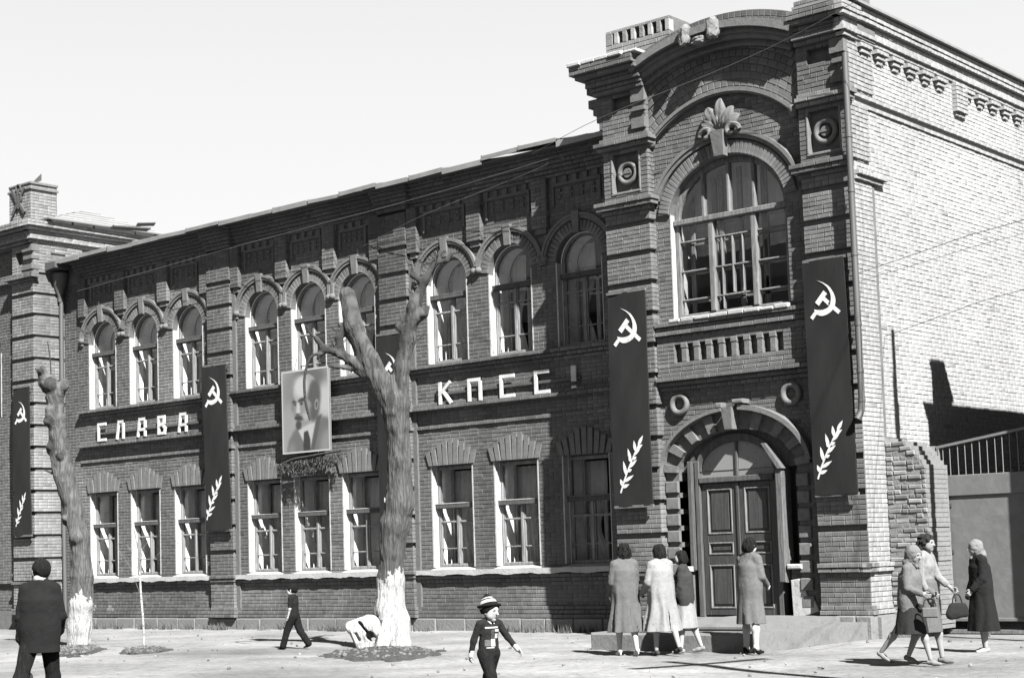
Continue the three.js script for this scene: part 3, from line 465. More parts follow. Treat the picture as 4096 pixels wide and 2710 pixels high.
  for (const [xa, xb] of [[DO.c - DO.rx - 0.28, DO.c - DO.rx + 0.005], [DO.c + DO.rx - 0.005, DO.c + DO.rx + 0.24]]) {
    cores.push(box(xa, xb, 0.3, 2.96, PF - 0.3, PF + 0.002));
    for (let y = 0.5; y < 2.8; y += 0.305) mesh('jamb_block', cbox(xa, xb, y, y + 0.215, PF - 0.3, PF + 0.06 + rr(-0.01, 0.01), 0.015), M.moulding, house);
  }
}
// brick plinth stones of the entrance bay
{
  for (const [x0, x1] of [[PL0, PL1 + 0.04], [PR0, PR1 + 0.04]]) for (let x = x0; x < x1 - 0.05;) { const w = Math.min(rr(0.32, 0.55), x1 - x); mesh('base_stone', cbox(x + 0.005, x + w - 0.005, -0.05, 0.375 + rr(-0.01, 0.01), 0.4, PZ + 0.12 + rr(-0.02, 0.02), 0.02), M.stone, house); x += w; }
  for (let z = 1.2; z > 0.55; z -= 0.36) mesh('base_stone', cbox(-14, PR1 + 0.12 + rr(-0.02, 0.02), -0.05, 0.36, z - 0.33, z, 0.015), M.stone, house);
}
// side wall mouldings: cornice, corbels, twin string courses, short shelf
{
  const SW = -13.551;
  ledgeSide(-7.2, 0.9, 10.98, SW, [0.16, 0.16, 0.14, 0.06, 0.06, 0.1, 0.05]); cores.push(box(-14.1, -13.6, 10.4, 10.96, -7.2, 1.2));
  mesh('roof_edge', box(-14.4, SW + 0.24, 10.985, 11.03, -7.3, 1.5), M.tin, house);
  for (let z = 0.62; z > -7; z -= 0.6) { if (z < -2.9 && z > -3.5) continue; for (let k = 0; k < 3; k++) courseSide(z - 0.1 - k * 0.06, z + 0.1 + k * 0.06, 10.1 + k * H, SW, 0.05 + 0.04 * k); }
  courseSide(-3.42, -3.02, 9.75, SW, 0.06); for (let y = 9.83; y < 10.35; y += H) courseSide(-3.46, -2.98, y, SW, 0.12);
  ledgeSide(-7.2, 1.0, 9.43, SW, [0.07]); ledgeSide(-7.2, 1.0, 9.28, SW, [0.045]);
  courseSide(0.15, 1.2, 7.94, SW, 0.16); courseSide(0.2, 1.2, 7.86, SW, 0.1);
}
// big window joinery
{
  const z = PF - 0.11, X0 = BW.c - 1.25, X1 = BW.c + 1.25, F = [], yT = 7.69, b = (x0, x1, y0, y1, d = 0) => F.push(cbox(x0, x1, y0, y1, z - 0.09, z + d, 0.012));
  b(X0 + 0.01, X0 + 0.11, 5.84, 7.72); b(X1 - 0.11, X1 - 0.01, 5.84, 7.72); b(X0 + 0.1, X1 - 0.1, 5.84, 5.95, 0.004); F.push(arcBand(BW.c, 7.72, 1.14, 0.94, 1.24, 1.04, 0, Math.PI, z - 0.09, z, 32));
  b(X0 + 0.02, X1 - 0.02, yT - 0.05, yT + 0.05, 0.06);
  const lm = [BW.c - 0.43, BW.c + 0.49], um = [BW.c - 0.58, BW.c - 0.02, BW.c + 0.52], top = (x) => 7.72 + 0.98 * Math.sqrt(1 - ((x - BW.c) / 1.19) ** 2);
  for (const x of um) b(x - 0.03, x + 0.03, yT + 0.05, top(x), 0.02);
  for (const x of lm) b(x - 0.055, x + 0.055, 5.95, yT - 0.05, 0.03);
  const cols = [[X0 + 0.11, lm[0] - 0.055], [lm[0] + 0.055, lm[1] - 0.055], [lm[1] + 0.055, X1 - 0.11]], rows = [6.22, 6.76, 7.32];
  for (const [a, c] of cols) for (const y of rows) b(a, c, y - 0.018, y + 0.018, -0.02);
  b(BW.c - 0.02, BW.c + 0.02, 6.25, 7.3, -0.015); b(BW.c + 0.2, BW.c + 0.225, 6.25, 7.3, -0.02); b(BW.c - 0.25, BW.c - 0.215, 5.97, 7.3, -0.02);
  const f = mesh('entrance_window', F, M.frameGrey, house);
  const ys = [5.95, 6.22, 6.76, 7.32, yT - 0.05];
  for (const [a, c] of cols) for (let i = 0; i < 4; i++) mesh('pane', new THREE.PlaneGeometry(c - a, ys[i + 1] - ys[i] - 0.03).translate((a + c) / 2, (ys[i] + ys[i + 1]) / 2, z - 0.05), M.glass, f);
  const e = [X0 + 0.08, ...um, X1 - 0.08];
  for (let i = 0; i < 4; i++) { const s = new THREE.Shape(), a = e[i] + 0.03, c = e[i + 1] - 0.03; s.moveTo(a, yT + 0.05); s.lineTo(c, yT + 0.05); for (let k = 0; k <= 8; k++) { const x = c + (a - c) * k / 8; s.lineTo(x, 7.72 + 0.95 * Math.sqrt(Math.max(0, 1 - ((x - BW.c) / 1.16) ** 2))); } mesh('pane', new THREE.ShapeGeometry(s, 4).translate(0, 0, z - 0.05), M.glass, f); }
  mesh('reveal', [box(X0 - 0.012, X0 + 0.012, 5.8, 7.9, z - 0.05, PF + 0.012), box(X0 - 0.002, X0 + 0.02, 5.8, 7.72, PF - 0.5, z - 0.1), arcBand(BW.c, 7.72, 1.23, 1.03, 1.252, 1.052, 0, Math.PI, PF - 0.5, z - 0.1, 24)], M.lime, f);
  const zi = PF - 0.48, I = []; const bi = (x0, x1, y0, y1) => I.push(box(x0, x1, y0, y1, zi - 0.05, zi));
  for (const x of [...um, ...lm, X0 + 0.15, X1 - 0.15]) bi(x - 0.05, x + 0.05, 5.85, top(clamp(x, X0 + 0.2, X1 - 0.2)) - 0.05);
  bi(X0, X1, yT - 0.05, yT + 0.05); for (const y of rows) bi(X0, X1, y - 0.02, y + 0.02);
  mesh('inner_frame', I, M.frame, f);
  { const P = new THREE.PlaneGeometry(2.7, 1.75, 60, 1), q = P.attributes.position; for (let i = 0; i < q.count; i++) q.setZ(i, 0.04 * Math.sin(q.getX(i) * 21 + Math.sin(q.getX(i) * 5))); P.computeVertexNormals(); mesh('curtain', P.translate(BW.c, 8.0, PF - 0.72), M.curtain, f); }  // added curtain: pales the upper panes in place of a lit interior
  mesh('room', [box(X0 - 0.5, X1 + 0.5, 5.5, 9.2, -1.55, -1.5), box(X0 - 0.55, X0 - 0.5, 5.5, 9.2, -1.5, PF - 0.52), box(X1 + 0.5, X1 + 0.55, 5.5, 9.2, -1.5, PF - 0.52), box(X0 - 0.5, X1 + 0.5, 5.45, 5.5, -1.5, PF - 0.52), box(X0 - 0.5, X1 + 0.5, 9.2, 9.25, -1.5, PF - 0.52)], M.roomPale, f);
}
// entrance: double door with fanlight, side posts, narrow side lights, steps
{
  const c = -16.27, z = 0.98, hw = 0.79, y0 = 0.37, yH = 2.78;
  const leafPanels = [[0.05, 0.38], [0.455, 0.55], [0.61, 0.955]];
  for (const s of [-1, 1]) {
    const a = s < 0 ? c - hw : c + 0.012, b = s < 0 ? c - 0.012 : c + hw, P = [], hgt = yH - y0;
    const stile = 0.12; P.push(cbox(a, a + stile, y0, yH, z - 0.05, z, 0.008), cbox(b - stile, b, y0, yH, z - 0.05, z, 0.008));
    const ed = [0, ...leafPanels.flat(), 1]; for (let i = 0; i < ed.length; i += 2) P.push(cbox(a + stile, b - stile, y0 + ed[i] * hgt, y0 + ed[i + 1] * hgt, z - 0.05, z, 0.008));
    const d = mesh('door_leaf', P, M.door, house);
    for (const [p, q] of leafPanels) { const ya = y0 + p * hgt, yb = y0 + q * hgt; mesh('door_panel', [box(a + stile, b - stile, ya, yb, z - 0.05, z - 0.03), cbox(a + stile + 0.07, b - stile - 0.07, ya + 0.07, yb - 0.07, z - 0.045, z - 0.012, 0.015)], M.door, d);
      mesh('panel_bead', [cbox(a + stile, a + stile + 0.03, ya, yb, z - 0.03, z + 0.012, 0.008), cbox(b - stile - 0.03, b - stile, ya, yb, z - 0.03, z + 0.012, 0.008), cbox(a + stile + 0.03, b - stile - 0.03, ya, ya + 0.03, z - 0.03, z + 0.012, 0.008), cbox(a + stile + 0.03, b - stile - 0.03, yb - 0.03, yb, z - 0.03, z + 0.012, 0.008)], M.frameGrey, d); }
    if (s > 0) mesh('door_handle', [tube([[a + 0.06, 1.32, z], [a + 0.06, 1.32, z + 0.06], [a + 0.06, 1.46, z + 0.06], [a + 0.06, 1.46, z]], 0.012, 12, 6)], M.pipe, d);
  }
  mesh('door_cover_strip', cbox(c - 0.03, c + 0.03, y0, yH, z, z + 0.03, 0.008), M.door, house);
  const fr = mesh('door_frame', [cbox(c - hw - 0.11, c - hw - 0.004, y0 - 0.03, 3.2, z - 0.12, z + 0.05, 0.012), cbox(c + hw + 0.004, c + hw + 0.11, y0 - 0.03, 3.2, z - 0.12, z + 0.05, 0.012), cbox(c - hw, c + hw, yH + 0.004, yH + 0.11, z - 0.12, z + 0.07, 0.012), cbox(c - 0.025, c + 0.025, yH + 0.11, 3.56, z - 0.08, z + 0.01, 0.008),
    arcBand(c, 3.0, hw - 0.02, 0.52, hw + 0.1, 0.66, 0, Math.PI, z - 0.1, z + 0.03, 24), slab(DO.c - 1.3, DO.c + 1.3, 3.0, 3.8, z - 0.02, 0.07, [archPath(c, (hw + 0.05) * 2, 3.01, 3.02, hw + 0.05, 0.6)])], M.frameDark, house);
  for (const s of [-1, 1]) { const S = new THREE.Shape(), xs = (t) => c + s * (0.03 + t * (hw - 0.03)); S.moveTo(xs(0), yH + 0.11); S.lineTo(xs(1), yH + 0.11); for (let k = 0; k <= 10; k++) { const x = xs(1 - k / 10); S.lineTo(x, 3.0 + 0.54 * Math.sqrt(Math.max(0, 1 - ((x - c) / (hw + 0.01)) ** 2))); } mesh('fanlight_pane', new THREE.ShapeGeometry(S, 4).translate(0, 0, z - 0.03), new THREE.MeshPhysicalMaterial({ color: g(0.55), roughness: 0.35, transmission: 0.75, thickness: 0, roughnessMap: T.plaster }), fr); }
  mesh('door_post', cbox(c - hw - 0.22, c - hw - 0.13, 1.2, 3.2, z - 0.1, PF + 0.0, 0.012), M.frameDark, house);
  mesh('door_post', [cbox(c + hw + 0.12, c + hw + 0.26, 0.95, 2.96, z - 0.1, PF + 0.08, 0.015), hexa([[c + hw + 0.2, 2.96, PF + 0.12], [c + hw + 0.30, 2.96, PF + 0.12], [c + hw + 0.30, 2.96, z], [c + hw + 0.2, 2.96, z], [c + hw - 0.13, 3.43, PF + 0.1], [c + hw - 0.06, 3.43, PF + 0.1], [c + hw - 0.06, 3.43, z], [c + hw - 0.13, 3.43, z]])], M.worn, house);
  for (const [xa, xb] of [[DO.c - DO.rx + 0.01, c - hw - 0.22], [c + hw + 0.31, DO.c + DO.rx - 0.01]]) {
    mesh('side_light', [box(xa, xb, 1.2, 3.3, PF - 0.42, PF - 0.36), cbox(xa, xa + 0.04, 1.25, 3.0, PF - 0.36, PF - 0.3, 0.008), cbox(xb - 0.04, xb, 1.25, 3.0, PF - 0.36, PF - 0.3, 0.008), cbox(xa, xb, 2.0, 2.05, PF - 0.36, PF - 0.32, 0.008)], M.frameDark, house);
    mesh('side_light_sill', cbox(xa - 0.02, xb + 0.06, 1.18, 1.27, PF - 0.4, PF + 0.1, 0.02), M.lime, house);
    cores.push(box(xa, xb, 0.3, 1.18, PF - 0.4, PF - 0.03)); layFront(xa, xb, 0.36, 1.18, PF - 0.03, [], { missing: 0.04 });
  }
  mesh('patched_plaster', (() => { const s = new THREE.Shape([[-15.12, 0.36], [-14.94, 0.36], [-14.62, 0.45], [-14.7, 0.62], [-14.86, 0.72], [-14.9, 0.95], [-15.0, 1.0], [-15.14, 0.98]].map(([a, b]) => new THREE.Vector2(a, b))); return new THREE.ExtrudeGeometry(s, { depth: 0.03, bevelEnabled: true, bevelSize: 0.01, bevelThickness: 0.01, bevelSegments: 1 }).translate(0, 0, PF + 0.005); })(), M.lime, house);
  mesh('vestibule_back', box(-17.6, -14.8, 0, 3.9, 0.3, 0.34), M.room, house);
  const st = thing('entrance_steps', 'two worn concrete steps in front of the arched double door', 'steps', [0, 0, 0]);
  mesh('lower_step', cbox(-16.75, -13.55, -0.2, 0.275, 1.3, 4.9, 0.035), M.concrete, st); mesh('upper_step', cbox(-16.3, -14.05, 0.276, 0.37, 1.0, 4.25, 0.03), M.concrete, st);
  mesh('landing', box(-17.7, -14.4, 0.2, 0.34, 0.8, 1.6), M.concrete, st);
}
// downpipes
{
  const px = -13.42, pz = 1.47;
  mesh('downpipe', [tube([[px, 10.0, pz], [px, 8, pz], [px, 6, pz], [px, 3.95, pz]], 0.055, 8, 12), tube([[px, 3.97, pz], [px - 0.02, 3.8, pz + 0.02], [px - 0.06, 3.68, pz + 0.08]], 0.058, 8, 12), ...[8.55, 7.6, 6.5, 5.3, 4.5, 4.0].map((y) => new THREE.CylinderGeometry(0.066, 0.066, 0.05, 14).translate(px, y, pz))], M.pipe, house);
  mesh('downpipe', [tube([[-38.28, 9.1, 0.16], [-38.28, 7, 0.16], [-38.26, 4, 0.16], [-38.2, 0.3, 0.16]], 0.06, 12, 12), lathe([[0.06, 8.85], [0.07, 9.0], [0.2, 9.35], [0.24, 9.6], [0.24, 9.66], [0.2, 9.64]], 14).translate(-38.28, 0, 0.2), hexa([[-39.0, 9.62, 0.62], [-37.9, 9.72, 0.62], [-37.9, 9.72, 0.1], [-39.0, 9.62, 0.1], [-39.0, 9.94, 0.62], [-37.9, 9.88, 0.62], [-37.9, 9.88, 0.1], [-39.0, 9.94, 0.1]])], M.pipe, house);
}
// ----- the left end bay: corner at x = -38.35, face at z = 1.0 -----
{
  const x1 = -38.35, x0 = -39.36, z = 1.0, G = [1.24, 1.86, 2.47, 3.08, 3.67, 4.26, 4.85, 5.43, 6.03, 6.65, 7.25, 7.86, 8.45, 9.02];
  pilaster(x0, x1, 0.4, 9.38, z, G, { sideZ0: 0.0, sideGroove: true, tone: 1.7 });
  mesh('end_bay_wall', [slab(-44, x1 - 0.1, -0.3, 11, z - 0.22, 0.5, [archPath(-40.9, 1.4, 5.8, 7.6, 0.7, 0.7)]), box(x1 - 0.5, x1 - 0.06, -0.3, 10.6, -5, z - 0.1)], M.mortar, house);
  layFront(-43, x0, 0.5, 10.4, z - 0.22, [rectCut(-40.9, 1.4, 5.8, 7.6), ellCut(-40.9, 7.6, 0.7, 0.7)]); laySide(-4.5, -0.1, 9.9, 10.5, x1 - 0.06);
  makeWindow(-40.9, 5.82, 1.36, { yT: 7.28, arch: 7.6, z: z - 0.22 });
  ledge(x0, x1, 9.62, z, [0.12, 0.16, 0.08], 3); ledge(-43, x0, 9.62, z - 0.22, [0.1, 0.14]); ledge(x0, x1, 0.55, z, [0.05, 0.08], 3); ledge(x0, x1, 1.27, z, [0.05], 3); ledge(-43, x0, 1.3, z - 0.22, [0.1]);
  holed(x0, x1 - 0.16, 9.62, 10.45, z - 0.5, z - 0.02, -39.17, -38.83, 9.85, 10.25, 0.14); cores.push(box(x1 - 0.16, x1 - 0.02, 9.62, 9.95, -0.6, z - 0.02), box(x1 - 0.16, x1 - 0.02, 10.2, 10.45, -0.6, z - 0.02), box(x1 - 0.16, x1 - 0.02, 9.95, 10.2, 0.42, z - 0.02), box(x1 - 0.16, x1 - 0.02, 9.95, 10.2, -0.6, -0.05)); layFront(x0, x1 - 0.02, 9.62, 10.4, z - 0.02, [rectCut(-39.0, 0.34, 9.85, 10.25)], { tone: 1.6 }); laySide(-0.6, z - 0.03, 9.62, 10.4, x1 - 0.02, [(y) => (y > 9.95 && y < 10.2 ? [-0.42, 0.05] : null)], { tone: 1.8 });
  for (const [a, b, y, yy] of [[-38.78, -38.4, 9.7, 9.84], [-38.74, -38.4, 9.98, 10.08], [-38.8, -38.4, 10.2, 10.38]]) cores.push(box(a, b + 0.06, y, yy, z - 0.2, z + 0.05));
  ledge(x0 - 3, x1, 11.0, z, [0.32, 0.32, 0.24, 0.12, 0.12, 0.16, 0.06], 0, 1.6); ledgeSide(-4.6, z, 11.0, x1 - 0.05, [0.32, 0.32, 0.24, 0.12, 0.12, 0.16, 0.06], 2); cores.push(box(-44, x1, 10.4, 10.99, 0.0, z));
  for (let i = 0; i < 6; i++) mesh('coping_stone', cbox(x1 + 0.02, x1 + 0.28 + rr(-0.04, 0.04), 11.003, 11.06 + rr(0, 0.05), -0.1 - i * 0.7 + rr(0, 0.05), 0.58 - i * 0.7, 0.015), M.lime, house);
  // attic pier with a crossed relief
  const ax0 = -39.55, ax1 = -38.52, az = 0.95; cores.push(box(ax0, ax1 - 0.012, 11.0, 12.14, 0.1, az - 0.012)); layFront(ax0, ax1 - 0.02, 11.02, 12.12, az - 0.01, [], { tone: 2.1 }); laySide(0.12, az - 0.01, 11.02, 12.12, ax1 - 0.01, [], { tone: 2.1 });
  mesh('crossed_relief', [bar([ax0 + 0.2, 11.3, az + 0.02], [ax0 + 0.8, 12.0, az + 0.02], 0.09, 0.07), bar([ax0 + 0.8, 11.3, az + 0.021], [ax0 + 0.2, 12.0, az + 0.021], 0.09, 0.08), bar([ax0 + 0.5, 11.45, az + 0.022], [ax0 + 0.5, 12.0, az + 0.022], 0.06, 0.09), new THREE.TorusGeometry(0.14, 0.035, 8, 20).translate(ax0 + 0.5, 11.75, az + 0.03).toNonIndexed(), new THREE.TorusGeometry(0.1, 0.03, 8, 20).translate(ax0 + 0.5, 12.02, az + 0.03).toNonIndexed()], M.frameDark, house);
  mesh('attic_cap', [cbox(ax0 - 0.04, ax1 + 0.05, 11.93, 11.99, 0.08, az + 0.03, 0.01), cbox(ax0, ax1 + 0.03, 12.08, 12.14, 0.08, az + 0.02, 0.01)], M.moulding, house);
  mesh('bent_sheet', hexa([[ax1 - 0.32, 12.15, 0.7], [ax1 - 0.02, 12.22, 0.6], [ax1 - 0.02, 12.22, 0.58], [ax1 - 0.32, 12.15, 0.68], [ax1 - 0.32, 12.17, 0.7], [ax1 - 0.02, 12.40, 0.6], [ax1 - 0.02, 12.40, 0.58], [ax1 - 0.32, 12.17, 0.68]]), M.tinDark, house);
  // pyramid roof of the end bay, laid in overlapping sheets
  const A = V(-39.3, 11.76, -1.45), B = [V(-37.95, 11.04, 0.75), V(-37.88, 11.06, -3.2), V(-41.4, 11.06, -3.2), V(-41.4, 11.04, 0.75)];
  for (let f = 0; f < 4; f++) for (let k = 0; k < 6; k++) {
    const P = B[f], Q = B[(f + 1) % 4], t0 = k / 6, t1 = (k + 1) / 6 + (k < 5 ? 0.02 : 0), n = new THREE.Vector3().crossVectors(Q.clone().sub(P), A.clone().sub(P)).normalize(); if (n.y < 0) n.negate();
    const q = (v, t, o) => { const r = v.clone().lerp(A, t).addScaledVector(n, o); return [r.x, r.y, r.z]; }, o0 = 0.03 + rr(0, 0.02);
    mesh('roof_sheet', hexa([q(P, t0, 0), q(Q, t0, 0), q(Q, t1, 0), q(P, t1, 0), q(P, t0, o0), q(Q, t0, o0), q(Q, t1, 0.012), q(P, t1, 0.012)]), M.roofSheet, house);
  }
  mesh('loose_board', [bar([-37.7, 11.02, -1.1], [-37.72, 11.12, -2.4], 0.22, 0.04), bar([-38.0, 11.28, -2.2], [-38.1, 11.4, -2.9], 0.12, 0.03)], M.frameDark, house);
}
mesh('masonry_core', cores, M.mortar, house); mesh('masonry_core', coresSunPale, M.mortarPale, house);
// ---------- all bricks: the 300 that show largest as parts, the rest as one ----------
{
  const geo = (() => { // chamfered face, unit size, front at z = 0
    const i = 0.5 - 0.035, j = 0.5 - 0.09, P = [], quad = (a, b, c, d) => P.push(a, b, c, a, c, d);
    const A = [[-i, -j, 0], [i, -j, 0], [i, j, 0], [-i, j, 0]], B = [[-0.5, -0.5, -0.22], [0.5, -0.5, -0.22], [0.5, 0.5, -0.22], [-0.5, 0.5, -0.22]], C = B.map(([x, y]) => [x, y, -1]);
    quad(...A); for (let k = 0; k < 4; k++) { const m = (k + 1) % 4; quad(B[k], B[m], A[m], A[k]); quad(C[k], C[m], B[m], B[k]); }
    const q = new THREE.BufferGeometry(); q.setAttribute('position', new THREE.Float32BufferAttribute(P.flat(), 3)); q.setAttribute('uv', new THREE.Float32BufferAttribute(P.flatMap(([x, y]) => [x * 0.27, y * 0.08]), 2)); q.computeVertexNormals(); return q;
  })();
  const cam = camera.position, v = V(0, 0, 0);
  const size = bricks.map((b) => {
    v.set(...b.c); const n = V(...b.n), d = cam.clone().sub(v), l = d.length(), cosv = Math.max(0, n.dot(d) / l);
    const p = v.clone().project(camera); if (Math.abs(p.x) > 0.93 || Math.abs(p.y) > 1) return 0;
    if (b.c[2] > 1.25 && b.c[1] > 2.35 && b.c[1] < 6.5) return 0;
    return b.L * b.h * cosv / (l * l);
  });
  const order = [...bricks.keys()].sort((a, b) => size[b] - size[a]), single = new Set(order.slice(0, 300));
  const matOf = (b) => new THREE.Matrix4().makeBasis(V(...b.u).multiplyScalar(b.L), V(...b.v).multiplyScalar(b.h), V(...b.n).multiplyScalar(b.d)).setPosition(...b.c);
  const rest = bricks.filter((_, i) => !single.has(i)), inst = new THREE.InstancedMesh(geo, M.brick.clone(), rest.length);
  inst.material.color = g(1);
  rest.forEach((b, i) => { inst.setMatrixAt(i, matOf(b)); inst.setColorAt(i, g(0.081 * b.t)); });
  inst.name = 'brickwork'; inst.userData.kind = 'stuff'; inst.castShadow = inst.receiveShadow = true; house.add(inst);
  const tones = [0.62, 0.76, 0.88, 1.0, 1.12, 1.26, 1.5].map((t) => { const m = M.brick.clone(); m.color = g(0.081 * t); return [t, m]; });
  for (const i of single) { const b = bricks[i], m = tones.reduce((p, q) => (Math.abs(q[0] - b.t) < Math.abs(p[0] - b.t) ? q : p))[1], k = mesh('brick', geo, m, house); k.applyMatrix4(matOf(b)); }
  console.log('bricks', bricks.length);
}

// ---------- slogan letters ----------
{
  const W = 0.072, h = 0.49, st = { // strokes on a 1 x 1 field
    'С': [[[1, 1], [0, 1]], [[0, 1], [0, 0]], [[0, 0], [1, 0]]], 'Л': [[[0, 0], [0.3, 1]], [[0.3, 1], [1, 1]], [[1, 1], [1, 0]]],
    'А': [[[0, 0], [0.25, 1]], [[0.25, 1], [1, 1]], [[1, 1], [1, 0]], [[0.12, 0.36], [1, 0.36]]], 'В': [[[0, 0], [0, 1]], [[0, 1], [0.85, 1]], [[0.85, 1], [0.8, 0.62]], [[0.8, 0.62], [0.25, 0.5]], [[0.6, 0.52], [1, 0.28]], [[1, 0.28], [0.9, 0]], [[0.9, 0], [0, 0]]],
    'К': [[[0, 0], [0, 1]], [[0, 0.45], [0.9, 1]], [[0.3, 0.6], [1, 0]]], 'П': [[[0, 0], [0, 1]], [[0, 1], [1, 1]], [[1, 1], [1, 0]]], '!': [[[0.5, 0.34], [0.5, 1.12]], [[0.5, 0.0], [0.5, 0.13]]] };
  const put = (ch, x, w, label, y = 4.92) => {
    const z = 0.10, t = 0.04, G = st[ch].map(([a, b], i) => { const A = [x + W / 2 + a[0] * (w - W), y + W / 2 + a[1] * (h - W), z + i * 0.0007], B = [x + W / 2 + b[0] * (w - W), y + W / 2 + b[1] * (h - W), z + i * 0.0007]; const d = V(B[0] - A[0], B[1] - A[1], 0).normalize().multiplyScalar(ch === '!' ? 0 : W / 2); return bar([A[0] - d.x, A[1] - d.y, A[2]], [B[0] + d.x, B[1] + d.y, B[2]], ch === '!' ? W * 1.8 : W, t); });
    const o = thing('slogan_letter', label, 'letter', [0, 0, 0], 0, 'white slogan letters on the brick wall');
    mesh('letter_face', G, M.letter, o); mesh('fixing_pin', [bar([x + 0.05, y + 0.1, 0.0], [x + 0.05, y + 0.1, z - 0.02], 0.02), bar([x + 0.05, y + h - 0.1, 0.0], [x + 0.05, y + h - 0.1, z - 0.02], 0.02)], M.pipe, o);
  };
  put('С', -36.76, 0.36, 'white letter С that starts the slogan word on the left'); put('Л', -35.95, 0.34, 'white letter Л, second in the slogan word on the left', 4.925); put('А', -35.06, 0.37, 'white letter А between Л and В in the left slogan word', 4.925); put('В', -34.2, 0.34, 'white letter В, the only one with two bowls in the slogan'); put('А', -33.38, 0.36, 'white letter А that ends the left word, beside the banner', 4.925);
  put('К', -24.38, 0.38, 'white letter К that starts the slogan word on the right', 4.89); put('П', -23.53, 0.39, 'white gate-shaped letter П, second in the slogan word on the right', 4.89); put('С', -22.62, 0.4, 'white letter С next to the letter П on the right', 4.885); put('С', -21.67, 0.4, 'white letter С right before the exclamation mark', 4.885); put('!', -20.78, 0.3, 'white exclamation mark that ends the slogan', 4.885);
  for (const [a, b, l] of [[-36.85, -32.6, 'dark mounting rail behind the letters of the left slogan word'], [-24.5, -20.5, 'dark mounting rail behind the letters of the right slogan word']]) tag(mesh('mounting_rail', cbox(a, b, 5.1, 5.16, 0.03, 0.07, 0.008), M.pipe), l, 'rail');
}

